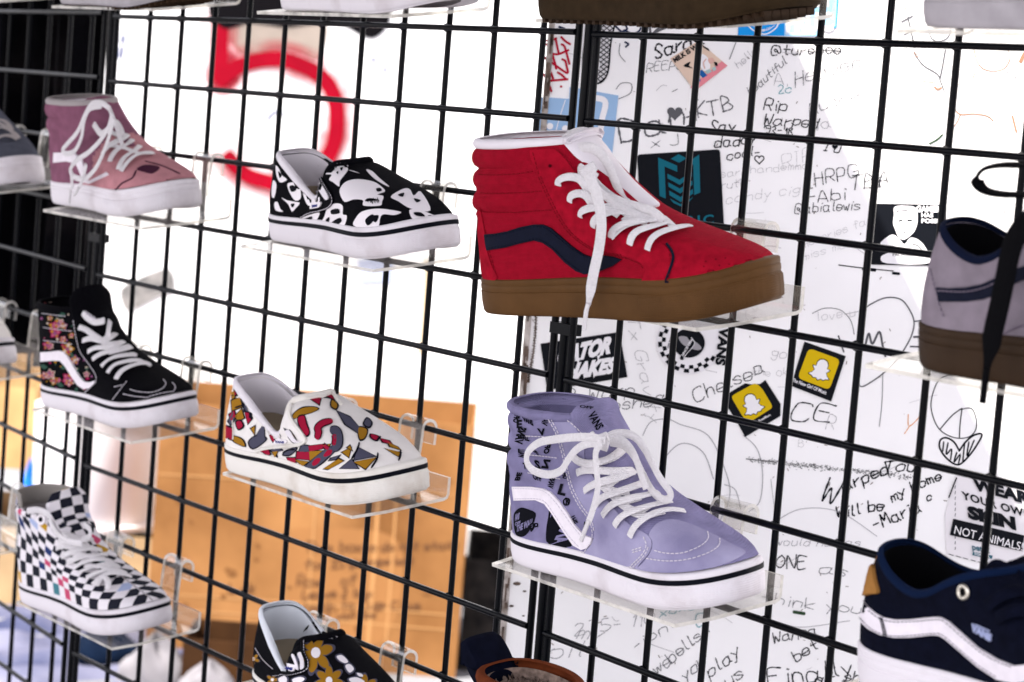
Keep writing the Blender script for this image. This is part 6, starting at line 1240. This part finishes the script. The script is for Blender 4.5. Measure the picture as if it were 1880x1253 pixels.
def ghost(cx, cy, r, a):
    P = [(0, -1.0), (.33, -.9), (.52, -.6), (.52, -.25), (.82, -.2), (.66, .02), (.56, .1), (.72, .42), (.98, .62), (.62, .74), (.50, .86), (.22, .80), (0, .98), (-.22, .80), (-.50, .86), (-.62, .74), (-.98, .62), (-.72, .42), (-.56, .1), (-.66, .02), (-.82, -.2), (-.52, -.25), (-.52, -.6), (-.33, -.9)]
    return [(cx+r*(x*math.cos(a)-y*math.sin(a)), cy+r*(x*math.sin(a)+y*math.cos(a))) for x, y in P]
Zq = lambda pts: zm(1100, 570, .23936, pts)
def tile(Zf, q, r): return rnd(Zf(q), r)
sticker('untorn black square sticker with a yellow tile and white ghost above small white lettering', Zq([(1575, 240), (1892, 352), (1780, 700), (1470, 580)]), [SB, YEL, SW, SB], [('fill', rnd(Zq([(1608, 290), (1850, 378), (1765, 612), (1522, 520)]), 9), 1), ('line', (ghost(1507, 679.5, 20.5, R_(18))+[ghost(1507, 679.5, 20.5, R_(18))[0]], 1.6), 3), ('fill', ghost(1507, 679.5, 19.5, R_(18)), 2), ('text', text_px('The New Girl Of Music', Zq([(1478, 545)])[0], (5.4, 2.1), (2.2, -6.2), fit=11.6, bold=.02), 2)])
sticker('worn black sticker with a yellow tile and white ghost, torn along its top', Zq([(985, 640), (1120, 560), (1165, 568), (1235, 565), (1275, 535), (1392, 720), (1390, 812), (1120, 972), (1070, 880), (980, 735)]), [SB, YEL, SW, SB], [('fill', rnd(Zq([(1010, 660), (1200, 555), (1250, 600), (1335, 745), (1150, 862), (1100, 815)]), 7), 1), ('line', (ghost(1381, 743, 20.5, R_(-22))+[ghost(1381, 743, 20.5, R_(-22))[0]], 1.6), 3), ('fill', ghost(1381, 743, 19.5, R_(-22)), 2), ('text', text_px('PostalMusic', Zq([(1225, 858)])[0], (3.6, -2.0), (-1.2, -4), fit=6), 2)])
Zq = lambda pts: zm(1560, 280, .38323, pts)
sticker('black and white stencil portrait sticker with white capitals beside the lilac grey shoe', rnd(Zq([(110, 245), (462, 252), (458, 545), (95, 538)]), 5), [SB, SW], [('blob', Zq([(215, 262), (265, 256), (318, 268), (325, 330), (312, 375), (290, 400), (262, 418), (235, 408), (218, 370), (208, 340), (212, 300)]), 1), ('fill', Zq([(232, 326), (252, 322), (254, 330), (234, 334)]), 0), ('fill', Zq([(276, 322), (300, 324), (298, 332), (276, 330)]), 0), ('fill', Zq([(248, 380), (278, 380), (262, 386)]), 0), ('line', (Zq([(262, 330), (258, 356), (268, 360)]), 1.2), 0), ('fill', Zq([(218, 292), (240, 280), (300, 280), (318, 292), (312, 284), (270, 276), (230, 278)]), 0),
  ('blob', Zq([(145, 440), (200, 395), (235, 412), (262, 440), (290, 410), (330, 420), (365, 460), (385, 530), (180, 532), (150, 500), (200, 470)]), 1), ('line', (Zq([(175, 460), (205, 450), (225, 470)]), 2), 0), ('line', (Zq([(300, 440), (330, 450), (350, 480)]), 2), 0), ('text', text_px('PACHUCA', Zq([(205, 498)])[0], (7, 0), (0, -7), fit=5.6), 0), ('text', text_px('GAMEBO', Zq([(318, 285)])[0], (11, .1), (0, -11), fit=4.9, bold=.05), 1), ('text', text_px('HAS', Zq([(342, 310)])[0], (8, .1), (0, -7), fit=2.8, bold=.04), 1), ('text', text_px('POSSE', Zq([(342, 338)])[0], (8, .1), (0, -7.5), fit=4.5, bold=.04), 1)])
Zq = lambda pts: zm(1400, 760, .39344, pts)
sticker('white sticker with dashed border reading WEAR YOUR OWN SKIN, NOT ANIMALS', Zq([(905, 288), (1345, 375), (1330, 745), (1220, 745), (858, 655), (850, 470)]), [mat('sticker_offwhite', (.74, .71, .73), .6), SB, SW, mat('sticker_teal_grey', (.05, .13, .17), .5)],
 [('line', (Zq([p, q]), 1.2), 1) for p, q in zip([(900, 310+k*26) for k in range(13)], [(898, 322+k*26) for k in range(13)])]+[('line', (Zq([(870+k*34, 655+k*9), (890+k*34, 661+k*9)]), 1.2), 1) for k in range(11)]+[('line', (Zq([(905, 300), (885, 350), (870, 390)]), 2.5), 1),
 ('text', text_px('WEAR', Zq([(990, 352)])[0], (31, 8.5), (-2.5, -20.5), fit=3.35, bold=.06), 1), ('text', text_px('YOUR OWN', Zq([(935, 398)])[0], (21, 6.0), (-2, -14), fit=6.1, bold=.03, space=1.1), 1), ('text', text_px('SKIN', Zq([(963, 485)])[0], (29, 7.2), (-2.5, -21), fit=3.0, bold=.07), 1),
 ('fill', Zq([(890, 490), (1222, 568), (1212, 642), (874, 566)]), 1), ('text', text_px('NOT ANIMALS!', Zq([(890, 558)])[0], (12.6, 3.2), (0, -15.5), fit=10.2, shear=.2, bold=.0), 2), ('text', text_px('peta2', Zq([(978, 634)])[0], (13, 2.6), (-1, -11), fit=2.5, bold=.03), 3), ('fill', Zq([(982, 645), (1074, 662), (1070, 678), (978, 660)]), 3), ('text', text_px('FOR ALL', Zq([(990, 658)])[0], (6, 1.2), (-.5, -4), fit=4.6), 2)])
for s_ in (pink, skull, flor, geo, lav, chk, red, dai, fur, gry, nav, tpa, tpb, tpc, tpd, l2, l3):
    if not hasattr(s_, 'upper'): s_.finish_upper()
